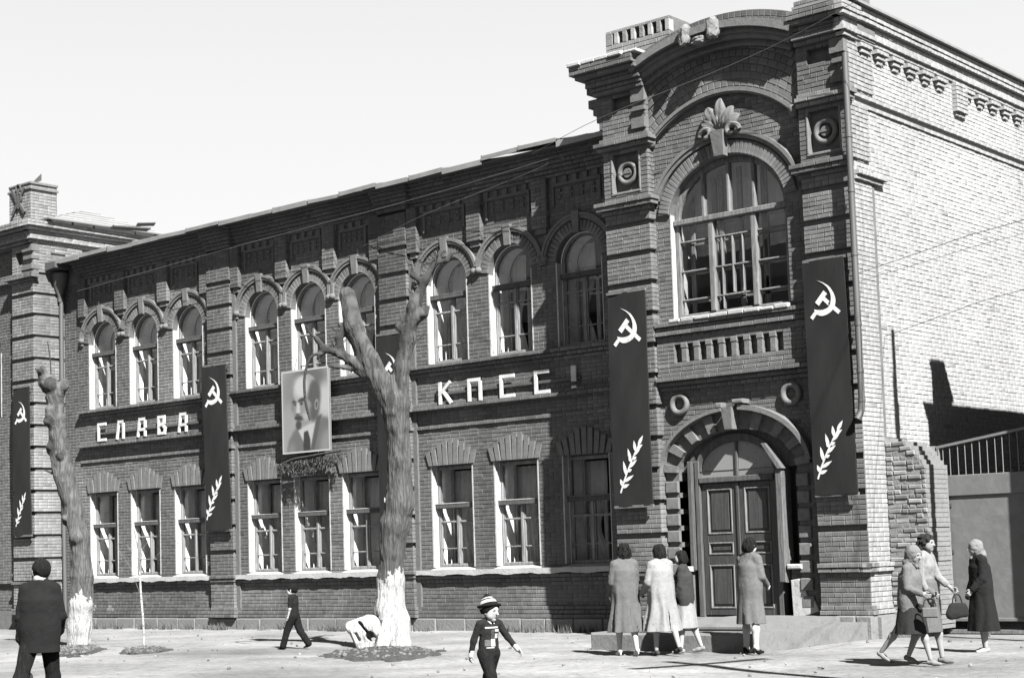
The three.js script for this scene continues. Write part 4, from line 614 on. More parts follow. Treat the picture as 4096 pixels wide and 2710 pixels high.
// ---------- banners with painted emblems ----------
{
  const banner = (x0, x1, z, label, yT = 6.47, yB = 2.41, lean = 0) => {
    const o = thing('banner', label, 'banner', [0, 0, 0], 0, 'dark emblem banners on the pilasters');
    const cl = new THREE.BoxGeometry(x1 - x0, yT - yB, 0.03, 12, 48, 1), p = cl.attributes.position, ph = rnd() * 9, mx = (x0 + x1) / 2, my = (yT + yB) / 2;
    const wave = (x, y) => 0.012 * Math.sin(y * 1.7 + ph) + 0.006 * Math.sin(x * 6 + y * 2.1 + ph) + 0.005 * Math.sin(x * 13 - y * 5) + 0.012 * Math.cos(x * 3.4);
    for (let i = 0; i < p.count; i++) { const x = p.getX(i), y = p.getY(i), X = x + lean * (0.5 - (y + (yT - yB) / 2) / (yT - yB)); p.setZ(i, p.getZ(i) + wave(X, y)); p.setX(i, X); }
    const onCloth = (q) => { const a = q.attributes.position; for (let i = 0; i < a.count; i++) a.setZ(i, a.getZ(i) + wave(a.getX(i) - mx, a.getY(i) - my)); return q; };
    cl.computeVertexNormals(); cl.translate((x0 + x1) / 2, (yT + yB) / 2, z + 0.05); mesh('cloth', cl, M.banner, o);
    mesh('batten', box(x0 - 0.01, x1 + 0.01, yT - 0.02, yT + 0.03, z + 0.01, z + 0.07), M.bannerEdge, o); mesh('batten', box(x0 + lean * 0.5 - 0.005, x1 + lean * 0.5 + 0.005, yB - 0.03, yB + 0.02, z + 0.012, z + 0.06), M.bannerEdge, o);
    const w = x1 - x0, cx = (x0 + x1) / 2, S = w / 0.88, ey = 5.83, zz = z + 0.069;
    const flat = (pts) => new THREE.ExtrudeGeometry(new THREE.Shape(pts.map(([a, b]) => new THREE.Vector2(cx + a * S - lean * 0.35, ey + b * S))), { depth: 0.004, bevelEnabled: false }).translate(0, 0, zz);
    const sick = []; // outer edge then inner edge of the blade
    const o1 = [[-0.13, 0.34], [0.0, 0.28], [0.13, 0.18], [0.22, 0.02], [0.23, -0.12], [0.17, -0.24], [0.06, -0.31], [-0.08, -0.33], [-0.2, -0.28]], o2 = [[-0.23, -0.19], [-0.12, -0.215], [-0.02, -0.215], [0.07, -0.19], [0.125, -0.12], [0.145, -0.02], [0.13, 0.08], [0.07, 0.19], [-0.02, 0.275]];
    const curve = (a) => new THREE.CatmullRomCurve3(a.map(([x, y]) => V(x, y, 0)), false, 'catmullrom', 0.5).getPoints(28).map((q) => [q.x, q.y]);
    const sk = flat([...curve(o1), ...curve(o2)]);
    const rod = (a, b, t) => { const dx = b[0] - a[0], dy = b[1] - a[1], l = Math.hypot(dx, dy), nx = -dy / l * t / 2, ny = dx / l * t / 2; return flat([[a[0] - nx, a[1] - ny], [b[0] - nx, b[1] - ny], [b[0] + nx, b[1] + ny], [a[0] + nx, a[1] + ny]]).translate(0, 0, 0.002); };
    mesh('hammer_and_sickle', [sk, rod([-0.2, -0.26], [-0.29, -0.36], 0.075), rod([-0.05, 0.02], [0.30, -0.31], 0.075), rod([-0.16, -0.1], [0.03, 0.1], 0.105)].map(onCloth), M.paint, o);
    // laurel branch
    const LB = [], bx = cx - lean * 0.8, by = 3.2;
    const lf = (x, y, a, l, wd) => { const P = []; for (let k = 0; k <= 12; k++) { const t = k / 12; P.push([t * l, wd * Math.sin(Math.PI * Math.pow(t, 0.8))]); } for (let k = 11; k > 0; k--) { const t = k / 12; P.push([t * l, -wd * Math.sin(Math.PI * Math.pow(t, 0.8))]); } const c = Math.cos(a), s = Math.sin(a); LB.push(new THREE.ExtrudeGeometry(new THREE.Shape(P.map(([u, v]) => new THREE.Vector2(bx + S * (x + u * c - v * s), by + S * (y + u * s + v * c)))), { depth: 0.004, bevelEnabled: false }).translate(0, 0, zz)); };
    const stem = [[-0.28, -0.52], [-0.18, -0.28], [-0.06, -0.05], [0.08, 0.18], [0.2, 0.36]];
    for (let k = 0; k < 4; k++) { const a = stem[k], b = stem[k + 1], dx = b[0] - a[0], dy = b[1] - a[1], l = Math.hypot(dx, dy), t = 0.017 * (1 - k * 0.12); LB.push(new THREE.ExtrudeGeometry(new THREE.Shape([[a[0] + dy / l * t, a[1] - dx / l * t], [b[0] + dy / l * t, b[1] - dx / l * t], [b[0] - dy / l * t, b[1] + dx / l * t], [a[0] - dy / l * t, a[1] + dx / l * t]].map(([x, y]) => new THREE.Vector2(bx + S * x, by + S * y))), { depth: 0.004, bevelEnabled: false }).translate(0, 0, zz + 0.001)); }
    for (const [x, y, a, l] of [[0.18, 0.34, 1.0, 0.24], [-0.2, -0.32, 0.45, 0.3], [-0.14, -0.2, 1.75, 0.3], [-0.07, -0.06, 0.6, 0.28], [-0.01, 0.05, 1.8, 0.28], [0.06, 0.16, 0.7, 0.26], [0.11, 0.24, 1.7, 0.22], [-0.1, -0.12, 0.25, 0.12], [0.03, 0.1, 0.3, 0.12], [-0.23, -0.4, 1.9, 0.16], [0.0, 0.06, 2.3, 0.1], [0.14, 0.28, 0.5, 0.18], [-0.12, -0.16, 2.2, 0.12], [-0.24, -0.42, 0.3, 0.2]]) lf(x, y, a, l * 0.92, 0.034);
    mesh('laurel_branch', LB.map(onCloth), M.paint, o);
    return o;
  };
  banner(-39.13, -38.37, 1.06, 'dark banner with emblem on the left corner of the building, behind the dark gnarled tree', 6.5, 2.5, 0.06);
  banner(-32.17, -31.27, 0.2, 'dark banner with emblem beside the last letter of the left word', 6.47, 2.4, 0.12);
  banner(-26.12, -25.25, 0.2, 'dark banner with emblem half hidden behind the fork of the pollarded tree', 6.58, 2.45);
  banner(-18.72, -17.84, 1.38, 'dark banner with emblem left of the entrance, beside the large arched window', 6.47, 2.42);
  banner(-14.44, -13.62, 1.38, 'dark banner with emblem right of the entrance, beside the corner downpipe', 6.5, 2.44, 0.06);
}

// ---------- painted portrait and the evergreen garland under it ----------
{
  const cv = document.createElement('canvas'); cv.width = 512; cv.height = 616; const c = cv.getContext('2d');
  const G = (v, a = 1) => `rgba(${v},${v},${v},${a})`;
  const ell = (x, y, rx, ry, rot, col, blur = 0) => { c.filter = blur ? `blur(${blur}px)` : 'none'; c.fillStyle = col; c.beginPath(); c.ellipse(x, y, rx, ry, rot, 0, 7); c.fill(); c.filter = 'none'; };
  const poly = (p, col, blur = 0) => { c.filter = blur ? `blur(${blur}px)` : 'none'; c.fillStyle = col; c.beginPath(); p.forEach(([x, y], i) => (i ? c.lineTo(x, y) : c.moveTo(x, y))); c.closePath(); c.fill(); c.filter = 'none'; };
  c.fillStyle = G(176); c.fillRect(0, 0, 512, 616); ell(300, 60, 190, 120, 0, G(105), 40); ell(90, 160, 90, 170, 0, G(140), 40); ell(470, 240, 90, 120, 0, G(205), 30); ell(70, 420, 60, 180, 0, G(165), 30);
  c.save(); c.translate(-46, -22); c.scale(1.2, 1.16);
  poly([[60, 616], [95, 470], [150, 400], [210, 380], [300, 560], [330, 430], [400, 330], [470, 350], [512, 400], [512, 616]], G(112), 10);
  poly([[180, 400], [235, 390], [330, 360], [350, 330], [330, 470], [290, 560], [240, 500]], G(205), 4); poly([[236, 420], [270, 412], [290, 470], [292, 616], [236, 616], [228, 500]], G(40), 4);
  poly([[350, 330], [400, 316], [330, 520], [300, 616], [288, 540]], G(84), 6); ell(430, 500, 50, 90, 0.3, G(150), 25); ell(120, 540, 30, 60, 0.2, G(140), 20);
  ell(262, 190, 118, 138, 0.05, G(172), 3); ell(330, 210, 58, 120, 0.1, G(86), 12); ell(215, 130, 62, 72, 0, G(214), 18); ell(230, 290, 90, 88, 0.1, G(150), 6); ell(330, 300, 40, 60, 0.2, G(84), 14);
  ell(142, 236, 10, 50, 0.1, G(120), 9); ell(222, 214, 34, 13, -0.15, G(58), 5); ell(152, 222, 18, 10, 0.1, G(60), 5); ell(218, 238, 13, 7, 0, G(30), 2); ell(160, 240, 9, 6, 0, G(36), 2);
  poly([[180, 226], [168, 292], [196, 304], [206, 286], [198, 232]], G(206), 4); ell(182, 304, 20, 8, 0, G(90), 4); ell(196, 328, 44, 15, 0.12, G(48), 5); ell(188, 372, 26, 30, 0.1, G(64), 7); ell(255, 320, 34, 26, 0, G(188), 12); ell(352, 252, 18, 36, 0.15, G(150), 3); ell(352, 254, 8, 20, 0.15, G(70), 3);
  c.restore();
  for (let i = 0; i < 900; i++) { c.fillStyle = G(rnd() < 0.5 ? 30 : 230, 0.05); c.fillRect(rnd() * 512, rnd() * 616, 2 + rnd() * 26, 1 + rnd() * 3); }
  c.strokeStyle = G(215); c.lineWidth = 16; c.strokeRect(4, 4, 504, 608);
  const t = new THREE.CanvasTexture(cv); t.colorSpace = THREE.SRGBColorSpace;
  const o = thing('portrait_poster', 'large painted portrait of a balding bearded man hung on the wall', 'poster', [-28.45, 5.08, 0.27]);
  const pm = new THREE.MeshStandardMaterial({ map: t, color: g(0.33), roughness: 0.9 });
  mesh('painted_sheet', new THREE.PlaneGeometry(1.62, 1.95).translate(0, 0, 0.022), pm, o); mesh('backing_board', box(-0.815, 0.815, -0.98, 0.98, -0.025, 0.018), M.wood, o);
  mesh('hanging_wire', [bar([-0.4, 0.98, -0.02], [-0.4, 1.3, -0.12], 0.01), bar([0.4, 0.98, -0.02], [0.4, 1.3, -0.12], 0.01)], M.wire, o);
  const gl = thing('evergreen_garland', 'dark evergreen garland hanging under the painted portrait', 'garland', [-28.4, 3.95, 0.25]);
  mesh('garland_rope', tube([[-1.05, -0.1, 0], [-0.5, 0.02, 0.03], [0.1, 0.06, 0.04], [0.7, 0.1, 0.03], [1.05, 0.12, 0]], 0.03, 20, 6), M.barkDark, gl);
  const L = []; for (let i = 0; i < 1500; i++) { const s = rr(-1.05, 1.05), y = 0.0 + 0.1 * s * 0.6 - Math.pow(rnd(), 1.2) * (0.32 - 0.1 * Math.abs(s)), a = rr(-0.9, 0.9) - 1.57, l = rr(0.05, 0.12), z = rr(-0.06, 0.1), w = 0.014; const dx = Math.cos(a) * l, dy = Math.sin(a) * l; L.push(s - w, y, z, s + w, y + 0.004, z + rr(-0.02, 0.02), s + dx, y + dy, z + rr(-0.04, 0.04)); }
  const lg = new THREE.BufferGeometry(); lg.setAttribute('position', new THREE.Float32BufferAttribute(L, 3)); lg.computeVertexNormals(); const lm = mesh('needles', lg, new THREE.MeshStandardMaterial({ color: g(0.03), roughness: 0.9, side: THREE.DoubleSide }), gl); lm.userData.kind = 'stuff';
}
// ---------- signed-distance modelling (people, trees): tapered capsules joined smoothly, meshed by surface nets ----------
const cap = (a, b, ra, rb = ra, o = {}) => ({ a, b, ra, rb, k: o.k ?? 0.03, sx: o.sx ?? 1, sz: o.sz ?? 1, sub: o.sub || 0, rot: o.rot || 0 });
function sdPrim(p, x, y, z) {
  const [ax, ay, az] = p.a, bx = p.b[0] - ax, by = p.b[1] - ay, bz = p.b[2] - az; let px = x - ax, py = y - ay, pz = z - az;
  const bb = bx * bx + by * by + bz * bz; let t = bb > 1e-9 ? (px * bx + py * by + pz * bz) / bb : 0; t = t < 0 ? 0 : t > 1 ? 1 : t;
  px -= bx * t; py -= by * t; pz -= bz * t;
  if (p.rot) { const c = Math.cos(p.rot), s = Math.sin(p.rot), q = px * c - pz * s; pz = px * s + pz * c; px = q; }
  px /= p.sx; pz /= p.sz;
  return (Math.sqrt(px * px + py * py + pz * pz) - (p.ra + (p.rb - p.ra) * t)) * Math.min(1, p.sx, p.sz);
}
function sdf(prims) {
  return (x, y, z) => {
    let d = 1e9;
    for (const p of prims) {
      const e = sdPrim(p, x, y, z);
      if (p.sub) { const h = Math.max(0, p.k - Math.abs(-e - d)) / p.k; d = Math.max(d, -e) + h * h * p.k * 0.25; continue; }
      if (d > 1e8) { d = e; continue; }
      const h = Math.max(0, p.k - Math.abs(d - e)) / p.k; d = Math.min(d, e) - h * h * p.k * 0.25;
    }
    return d;
  };
}
function bounds(prims, m = 0.03) {
  const lo = [1e9, 1e9, 1e9], hi = [-1e9, -1e9, -1e9];
  for (const p of prims) if (!p.sub) for (const [q, r] of [[p.a, p.ra], [p.b, p.rb]]) for (let i = 0; i < 3; i++) { const s = i === 1 ? 1 : Math.max(p.sx, p.sz); lo[i] = Math.min(lo[i], q[i] - r * s - m); hi[i] = Math.max(hi[i], q[i] + r * s + m); }
  return [lo, hi];
}
function nets(f, lo, hi, h) {
  const n = [0, 1, 2].map((i) => Math.ceil((hi[i] - lo[i]) / h) + 2), [nx, ny, nz] = n, F = new Float32Array(nx * ny * nz), B = 6;
  const id = (i, j, k) => (k * ny + j) * nx + i;
  for (let k0 = 0; k0 < nz; k0 += B) for (let j0 = 0; j0 < ny; j0 += B) for (let i0 = 0; i0 < nx; i0 += B) {
    const c = f(lo[0] + (i0 + B / 2 - 0.5) * h, lo[1] + (j0 + B / 2 - 0.5) * h, lo[2] + (k0 + B / 2 - 0.5) * h), far = Math.abs(c) > B * h * 1.35 + 0.02;
    for (let k = k0; k < Math.min(k0 + B, nz); k++) for (let j = j0; j < Math.min(j0 + B, ny); j++) for (let i = i0; i < Math.min(i0 + B, nx); i++) F[id(i, j, k)] = far ? c : f(lo[0] + i * h, lo[1] + j * h, lo[2] + k * h);
  }
  const vid = new Int32Array(nx * ny * nz).fill(-1), pos = [], idx = [];
  for (let k = 0; k < nz - 1; k++) for (let j = 0; j < ny - 1; j++) for (let i = 0; i < nx - 1; i++) {
    let m = 0; const v = []; for (let c = 0; c < 8; c++) { const q = F[id(i + (c & 1), j + ((c >> 1) & 1), k + (c >> 2))]; v.push(q); if (q < 0) m |= 1 << c; }
    if (m === 0 || m === 255) continue;
    let sx = 0, sy = 0, sz = 0, ct = 0;
    for (let a = 0; a < 8; a++) for (const bit of [1, 2, 4]) { const b = a | bit; if (b === a) continue; if ((v[a] < 0) === (v[b] < 0)) continue; const t = v[a] / (v[a] - v[b]); sx += (a & 1) + (bit === 1 ? t : 0); sy += ((a >> 1) & 1) + (bit === 2 ? t : 0); sz += (a >> 2) + (bit === 4 ? t : 0); ct++; }
    vid[id(i, j, k)] = pos.length / 3; pos.push(lo[0] + (i + sx / ct) * h, lo[1] + (j + sy / ct) * h, lo[2] + (k + sz / ct) * h);
  }
  const quad = (a, b, c, d, flip) => { if (a < 0 || b < 0 || c < 0 || d < 0) return; if (flip) idx.push(a, c, b, a, d, c); else idx.push(a, b, c, a, c, d); };
  for (let k = 1; k < nz - 1; k++) for (let j = 1; j < ny - 1; j++) for (let i = 1; i < nx - 1; i++) {
    const s = F[id(i, j, k)] < 0;
    if (s !== F[id(i + 1, j, k)] < 0) quad(vid[id(i, j - 1, k - 1)], vid[id(i, j, k - 1)], vid[id(i, j, k)], vid[id(i, j - 1, k)], !s);
    if (s !== F[id(i, j + 1, k)] < 0) quad(vid[id(i - 1, j, k - 1)], vid[id(i - 1, j, k)], vid[id(i, j, k)], vid[id(i, j, k - 1)], !s);
    if (s !== F[id(i, j, k + 1)] < 0) quad(vid[id(i - 1, j - 1, k)], vid[id(i, j - 1, k)], vid[id(i, j, k)], vid[id(i - 1, j, k)], !s);
  }
  const g2 = new THREE.BufferGeometry(); g2.setAttribute('position', new THREE.Float32BufferAttribute(pos, 3)); g2.setIndex(idx);
  // normals from the field
  const N = new Float32Array(pos.length), e = h * 0.6;
  for (let i = 0; i < pos.length; i += 3) { const x = pos[i], y = pos[i + 1], z = pos[i + 2]; const a = f(x + e, y, z) - f(x - e, y, z), b = f(x, y + e, z) - f(x, y - e, z), c = f(x, y, z + e) - f(x, y, z - e), l = Math.hypot(a, b, c) || 1; N[i] = a / l; N[i + 1] = b / l; N[i + 2] = c / l; }
  g2.setAttribute('normal', new THREE.BufferAttribute(N, 3));
  return g2;
}
function cylUV(geo, su = 0.3) { const p = geo.attributes.position, uv = []; for (let i = 0; i < p.count; i++) uv.push(Math.atan2(p.getX(i), p.getZ(i)) * su, p.getY(i)); geo.setAttribute('uv', new THREE.Float32BufferAttribute(uv, 2)); return geo; }
function boxUV(geo) { const p = geo.attributes.position, n = geo.attributes.normal, uv = []; for (let i = 0; i < p.count; i++) { const ax = Math.abs(n.getX(i)), az = Math.abs(n.getZ(i)); uv.push(ax > az ? p.getZ(i) : p.getX(i), p.getY(i)); } geo.setAttribute('uv', new THREE.Float32BufferAttribute(uv, 2)); return geo; }
// split the triangles of an indexed geometry by a test on their centre
function split(geo, test) {
  const p = geo.attributes.position, ix = geo.index.array, A = [], B = [];
  for (let i = 0; i < ix.length; i += 3) { let x = 0, y = 0, z = 0; for (let k = 0; k < 3; k++) { x += p.getX(ix[i + k]) / 3; y += p.getY(ix[i + k]) / 3; z += p.getZ(ix[i + k]) / 3; } (test(x, y, z) ? A : B).push(ix[i], ix[i + 1], ix[i + 2]); }
  return [A, B].map((l) => { const q = geo.clone(); q.setIndex(l); return q.toNonIndexed(); });
}
const chain = (pts, k = 0.08) => { const o = []; for (let i = 0; i < pts.length - 1; i++) o.push(cap(pts[i].slice(0, 3), pts[i + 1].slice(0, 3), pts[i][3], pts[i + 1][3], { k })); return o; };

// ---------- the pollarded tree in the middle ----------
{
  const BX = -20.5, BZ = 5.65, R = (a) => a.map(([x, y, z, r]) => [x - BX, y, z - BZ, r]);
  const prims = [
    ...chain(R([[-20.53, -0.1, 5.6, 0.2], [-20.6, 0.3, 5.62, 0.23], [-20.6, 0.68, 5.63, 0.265], [-20.57, 1.2, 5.62, 0.225], [-20.52, 1.73, 5.64, 0.215], [-20.43, 2.17, 5.62, 0.245], [-20.33, 2.56, 5.59, 0.245], [-20.28, 3.26, 5.62, 0.2], [-20.27, 3.92, 5.68, 0.2], [-20.25, 4.3, 5.7, 0.23]])),
    ...chain(R([[-20.3, 4.2, 5.74, 0.2], [-20.42, 4.7, 5.9, 0.19], [-20.56, 5.09, 6.05, 0.18], [-20.72, 5.66, 6.26, 0.165], [-20.77, 6.24, 6.33, 0.14]])),
    ...chain(R([[-20.22, 4.3, 5.67, 0.17], [-20.13, 4.93, 5.67, 0.13], [-20.02, 5.4, 5.61, 0.12], [-19.89, 5.98, 5.57, 0.11], [-19.7, 6.45, 5.47, 0.075], [-19.44, 6.95, 5.3, 0.05]])),
    ...chain(R([[-20.55, 4.85, 6.05, 0.11], [-20.81, 5.09, 6.26, 0.09], [-20.98, 5.25, 6.43, 0.085], [-21.15, 5.31, 6.57, 0.07], [-21.24, 5.5, 6.67, 0.04]]), 0.05),
    ...chain(R([[-20.62, 4.8, 6.08, 0.08], [-20.82, 4.96, 6.24, 0.055], [-21.1, 5.0, 6.49, 0.03]]), 0.05),
    ...chain(R([[-20.9, 5.2, 6.38, 0.075], [-20.93, 5.48, 6.42, 0.07], [-20.86, 5.6, 6.4, 0.05]]), 0.05), ...chain(R([[-21.1, 5.28, 6.55, 0.06], [-21.2, 5.2, 6.62, 0.055], [-21.24, 5.12, 6.64, 0.04]]), 0.04),
    ...chain(R([[-20.75, 5.6, 6.26, 0.06], [-20.9, 5.68, 6.36, 0.05], [-20.96, 5.76, 6.4, 0.03]]), 0.04),
    ...chain(R([[-19.92, 5.75, 5.57, 0.1], [-19.72, 5.86, 5.5, 0.09], [-19.66, 5.95, 5.47, 0.06]]), 0.05), ...chain(R([[-20.0, 5.5, 5.6, 0.1], [-20.12, 5.66, 5.68, 0.085], [-20.08, 5.8, 5.66, 0.06]]), 0.05), ...chain(R([[-19.72, 6.4, 5.48, 0.06], [-19.86, 6.55, 5.6, 0.05], [-19.85, 6.68, 5.6, 0.03]]), 0.04), ...chain(R([[-19.55, 6.75, 5.38, 0.05], [-19.38, 6.78, 5.25, 0.045], [-19.3, 6.9, 5.2, 0.03]]), 0.04),
    ...chain(R([[-20.45, 0.5, 5.57, 0.2], [-20.45, 0.05, 5.57, 0.18], [-20.43, -0.1, 5.55, 0.17]])), ...chain(R([[-20.55, 0.4, 5.8, 0.16], [-20.5, 0, 5.98, 0.12]])), ...chain(R([[-20.7, 0.5, 5.5, 0.15], [-20.85, -0.1, 5.35, 0.14]])),
    cap([-0.2, 0.02, 0.34], [-0.22, 0.42, 0.26], 0.11, 0.06, { k: 0.05, sub: 1 }),
  ];
  const base = sdf(prims), f = (x, y, z) => { const a = Math.atan2(x, z); return base(x, y, z) + (0.05 * (fbm(x * 5 + 3, y * 1.6, z * 5, 3) - 0.5) + 0.024 * (vnoise(a * 7, y * 2.2, 2 + x) - 0.5) + 0.02 * (vnoise(x * 26, y * 9, z * 26) - 0.5)) * (y < 1.2 ? 0.8 : 1.15) * (y > 6 ? 0.7 : 1); };
  const [lo, hi] = bounds(prims, 0.06), geo = cylUV(nets(f, lo, hi, 0.032), 0.35);
  const o = thing('pollarded_tree', 'large pollarded tree with forked bare limbs and whitewashed trunk', 'tree', [BX, 0, BZ]);
  const edge = (x, z) => 1.22 + 0.3 * (fbm(x * 9, 1, z * 9, 3) - 0.5) + (x > 0.05 ? 0.12 : 0);
  const [white, rest] = split(geo, (x, y, z) => y < edge(x, z) + 0.22 * (vnoise(x * 38, y * 14, z * 38) - 0.5) && !(Math.hypot(x + 0.2, (z - 0.3)) < 0.19 && y < 0.55 - 0.3 * Math.abs(x + 0.2) + 0.1 * vnoise(x * 20, y * 20, z * 20)));
  const dkL = (x, y, z) => (x > 0.15 && y > 4.9 && fbm(x * 4, y * 2.2, z * 4, 3) > 0.47 - 0.06 * (y - 5)) || (x < 0.0 && y > 4.6 && y < 5.7 && z > 0.5 && x < -0.25 && fbm(x * 6, y * 6, z * 6, 2) > 0.46) || fbm(x * 3, y * 0.8 + 4, z * 3, 3) > 0.7;
  const [dark2, light2] = split(mergeIdx(rest), dkL); const tr = mesh('trunk', light2, M.bark, o); mesh('whitewashed_base', white, M.whitewash, tr); mesh('dark_bark', dark2, M.barkDark, tr);
  mesh('drooping_branch', [tube([[-21.2, 5.23, 6.61], [-21.33, 5.17, 6.71], [-21.44, 4.84, 6.77], [-21.47, 4.35, 6.73], [-21.43, 4.06, 6.67]].map(([x, y, z]) => [x - BX, y, z - BZ]), 0.024, 24, 7)], M.barkDark, o);
  mesh('side_shoot', [tube([[-21.24, 5.48, 6.67], [-21.34, 5.62, 6.74], [-21.36, 5.7, 6.76]].map(([x, y, z]) => [x - BX, y, z - BZ]), 0.02, 8, 6)], M.barkDark, o);
  const tw = []; for (let i = 0; i < 46; i++) { const b = [[-20.0, 5.7, 5.6], [-19.8, 6.2, 5.5], [-19.5, 6.8, 5.35], [-21.0, 5.3, 6.45], [-20.9, 5.55, 6.4], [-20.3, 2.2, 5.5], [-19.95, 5.3, 5.6]][i % 7]; const d = V(rr(-1, 1), rr(-0.1, 1.2), rr(-1, 1)).normalize().multiplyScalar(rr(0.12, 0.42)); const s = V(b[0] - BX, b[1], b[2] - BZ); tw.push(tube([[s.x, s.y, s.z], [s.x + d.x * 0.5 + rr(-0.03, 0.03), s.y + d.y * 0.5, s.z + d.z * 0.5], [s.x + d.x, s.y + d.y + 0.04, s.z + d.z]], 0.007, 6, 4)); }
  mesh('twigs', tw, M.barkDark, o);

  // the whitewashed broken stump against its foot
  const s = thing('tree_stump', 'whitewashed broken stump with a dark split leaning left of the tree', 'stump', [-20.75, 0, 6.05]);
  const e1 = [0.766, 0, -0.643];  // along the picture plane, to the right
  const P = (a, y, dz = 0) => [a * e1[0] + dz * 0.64, y, a * e1[2] + dz * 0.77];
  const sp = [cap(P(-0.28, 0.42), P(0.02, 0.5), 0.1, 0.13, { k: 0.12 }), cap(P(-0.1, 0.3), P(0.1, 0.36), 0.14, 0.15, { k: 0.12 }), cap(P(-0.3, 0.44), P(-0.1, 0.05), 0.06, 0.1, { k: 0.08 }), cap(P(-0.06, 0.3), P(-0.02, -0.05), 0.1, 0.11, { k: 0.08 }), cap(P(0.08, 0.28), P(0.03, -0.02), 0.06, 0.06, { k: 0.06 }), cap(P(0.14, 0.3), P(0.25, -0.02), 0.05, 0.045, { k: 0.05 }), cap(P(0.1, 0.5), P(0.16, 0.3), 0.09, 0.09, { k: 0.08 }), ...[0.15, 0.11, 0.07, 0.03, -0.02].flatMap((dz) => [cap(P(-0.14, 0.5, dz), P(0.05, 0.28, dz + 0.01), 0.024, 0.03, { k: 0.015, sub: 1 }), cap(P(0.05, 0.26, dz), P(0.08, 0.22, dz), 0.07, 0.06, { k: 0.02, sub: 1 })]), cap(P(-0.2, 0.28, 0.1), P(-0.16, 0.2, 0.1), 0.04, 0.04, { k: 0.03, sub: 1 })];
  const b2 = sdf(sp), f2 = (x, y, z) => b2(x, y, z) + 0.035 * (fbm(x * 7, y * 5, z * 7, 3) - 0.5);
  const [l2, h2] = bounds(sp, 0.05), sg = cylUV(nets(f2, l2, h2, 0.016), 0.3);
  mesh('stump_wood', sg, M.whitewash, s);
}
// ---------- the gnarled tree at the left ----------
{
  const BX = -28.65, BZ = 6.5, R = (a) => a.map(([x, y, z, r]) => [x - BX, y, z - BZ, r]);
  const main = R([[-28.72, -0.1, 6.42, 0.23], [-28.68, 0.4, 6.42, 0.23], [-28.6, 0.9, 6.43, 0.24], [-28.54, 1.44, 6.43, 0.21], [-28.54, 2.2, 6.51, 0.19], [-28.6, 2.71, 6.61, 0.19], [-28.67, 3.48, 6.76, 0.2], [-28.71, 3.99, 6.85, 0.19], [-28.69, 4.6, 6.92, 0.17], [-28.67, 5.1, 6.97, 0.16], [-28.74, 5.4, 7.05, 0.11], [-28.84, 5.62, 7.13, 0.07]]);
  const prims = [...chain(main), ...chain(R([[-28.66, 5.05, 6.95, 0.12], [-28.55, 5.25, 6.88, 0.1], [-28.5, 5.36, 6.84, 0.07]]), 0.05), ...chain(R([[-28.72, 5.35, 7.02, 0.08], [-28.86, 5.5, 7.15, 0.06], [-28.95, 5.66, 7.22, 0.045]]), 0.05)];
  const knots = []; const rk = () => { const i = 2 + Math.floor(rnd() * 8.5), t = rnd(), a = main[i], b = main[i + 1] || a, r = a[3], ang = rr(-2.6, 1.2); return [a[0] + (b[0] - a[0]) * t + Math.sin(ang) * r * 0.95, a[1] + (b[1] - a[1]) * t, a[2] + (b[2] - a[2]) * t + Math.cos(ang) * r * 0.95]; };
  for (let i = 0; i < 26; i++) { const k = rk(); if (k[1] < 1.6) continue; const r = rr(0.05, 0.1); prims.push(cap(k, [k[0] + rr(-0.05, 0.05), k[1] + rr(-0.02, 0.12), k[2] + rr(-0.03, 0.05)], r, r * 0.8, { k: 0.06 })); if (i < 17) knots.push([k, r * 1.2]); }
  const base = sdf(prims), f = (x, y, z) => base(x, y, z) + 0.07 * (fbm(x * 6 + 1, y * 3, z * 6, 3) - 0.5) * (y < 1.4 ? 0.5 : 1.3) + 0.025 * (vnoise(Math.atan2(x, z) * 5, y * 2.5, 4) - 0.5);
  const [lo, hi] = bounds(prims, 0.07), geo = cylUV(nets(f, lo, hi, 0.03), 0.35);
  const o = thing('gnarled_tree', 'gnarled topped tree with knots and a whitewashed foot near the left edge', 'tree', [BX, 0, BZ]);
  const [white, rest] = split(geo, (x, y, z) => y < 0.92 + 0.5 * (fbm(x * 8, 3, z * 8, 3) - 0.5) + 0.24 * (vnoise(x * 38, y * 14, z * 38) - 0.5));
  const [dk, bark] = (() => { const q = mergeIdx(rest); return split(q, (x, y, z) => knots.some(([k, r]) => Math.hypot(x - k[0], (y - k[1]) * 0.8, z - k[2]) < r * 1.25 * (0.8 + 0.6 * vnoise(x * 15, y * 15, z * 15)))); })();
  const mat = M.bark.clone(); mat.color = g(0.085); const tr = mesh('trunk', bark, mat, o); mesh('whitewashed_base', white, M.whitewash, tr); mesh('dark_knots', dk, M.barkDark, tr);
  mesh('twig', [tube([[-28.72, 5.41, 7.02], [-28.7, 5.82, 7.05], [-28.73, 6.2, 7.09]].map(([x, y, z]) => [x - BX, y, z - BZ]), 0.012, 8, 5), tube([[-28.62, 3.4, 6.75], [-28.9, 3.55, 6.95], [-28.98, 3.6, 7.0]].map(([x, y, z]) => [x - BX, y, z - BZ]), 0.02, 8, 5)], M.barkDark, o);
}
function mergeIdx(q) { const n = q.attributes.position.count, c = q.clone(); c.setIndex([...Array(n).keys()]); return c; }
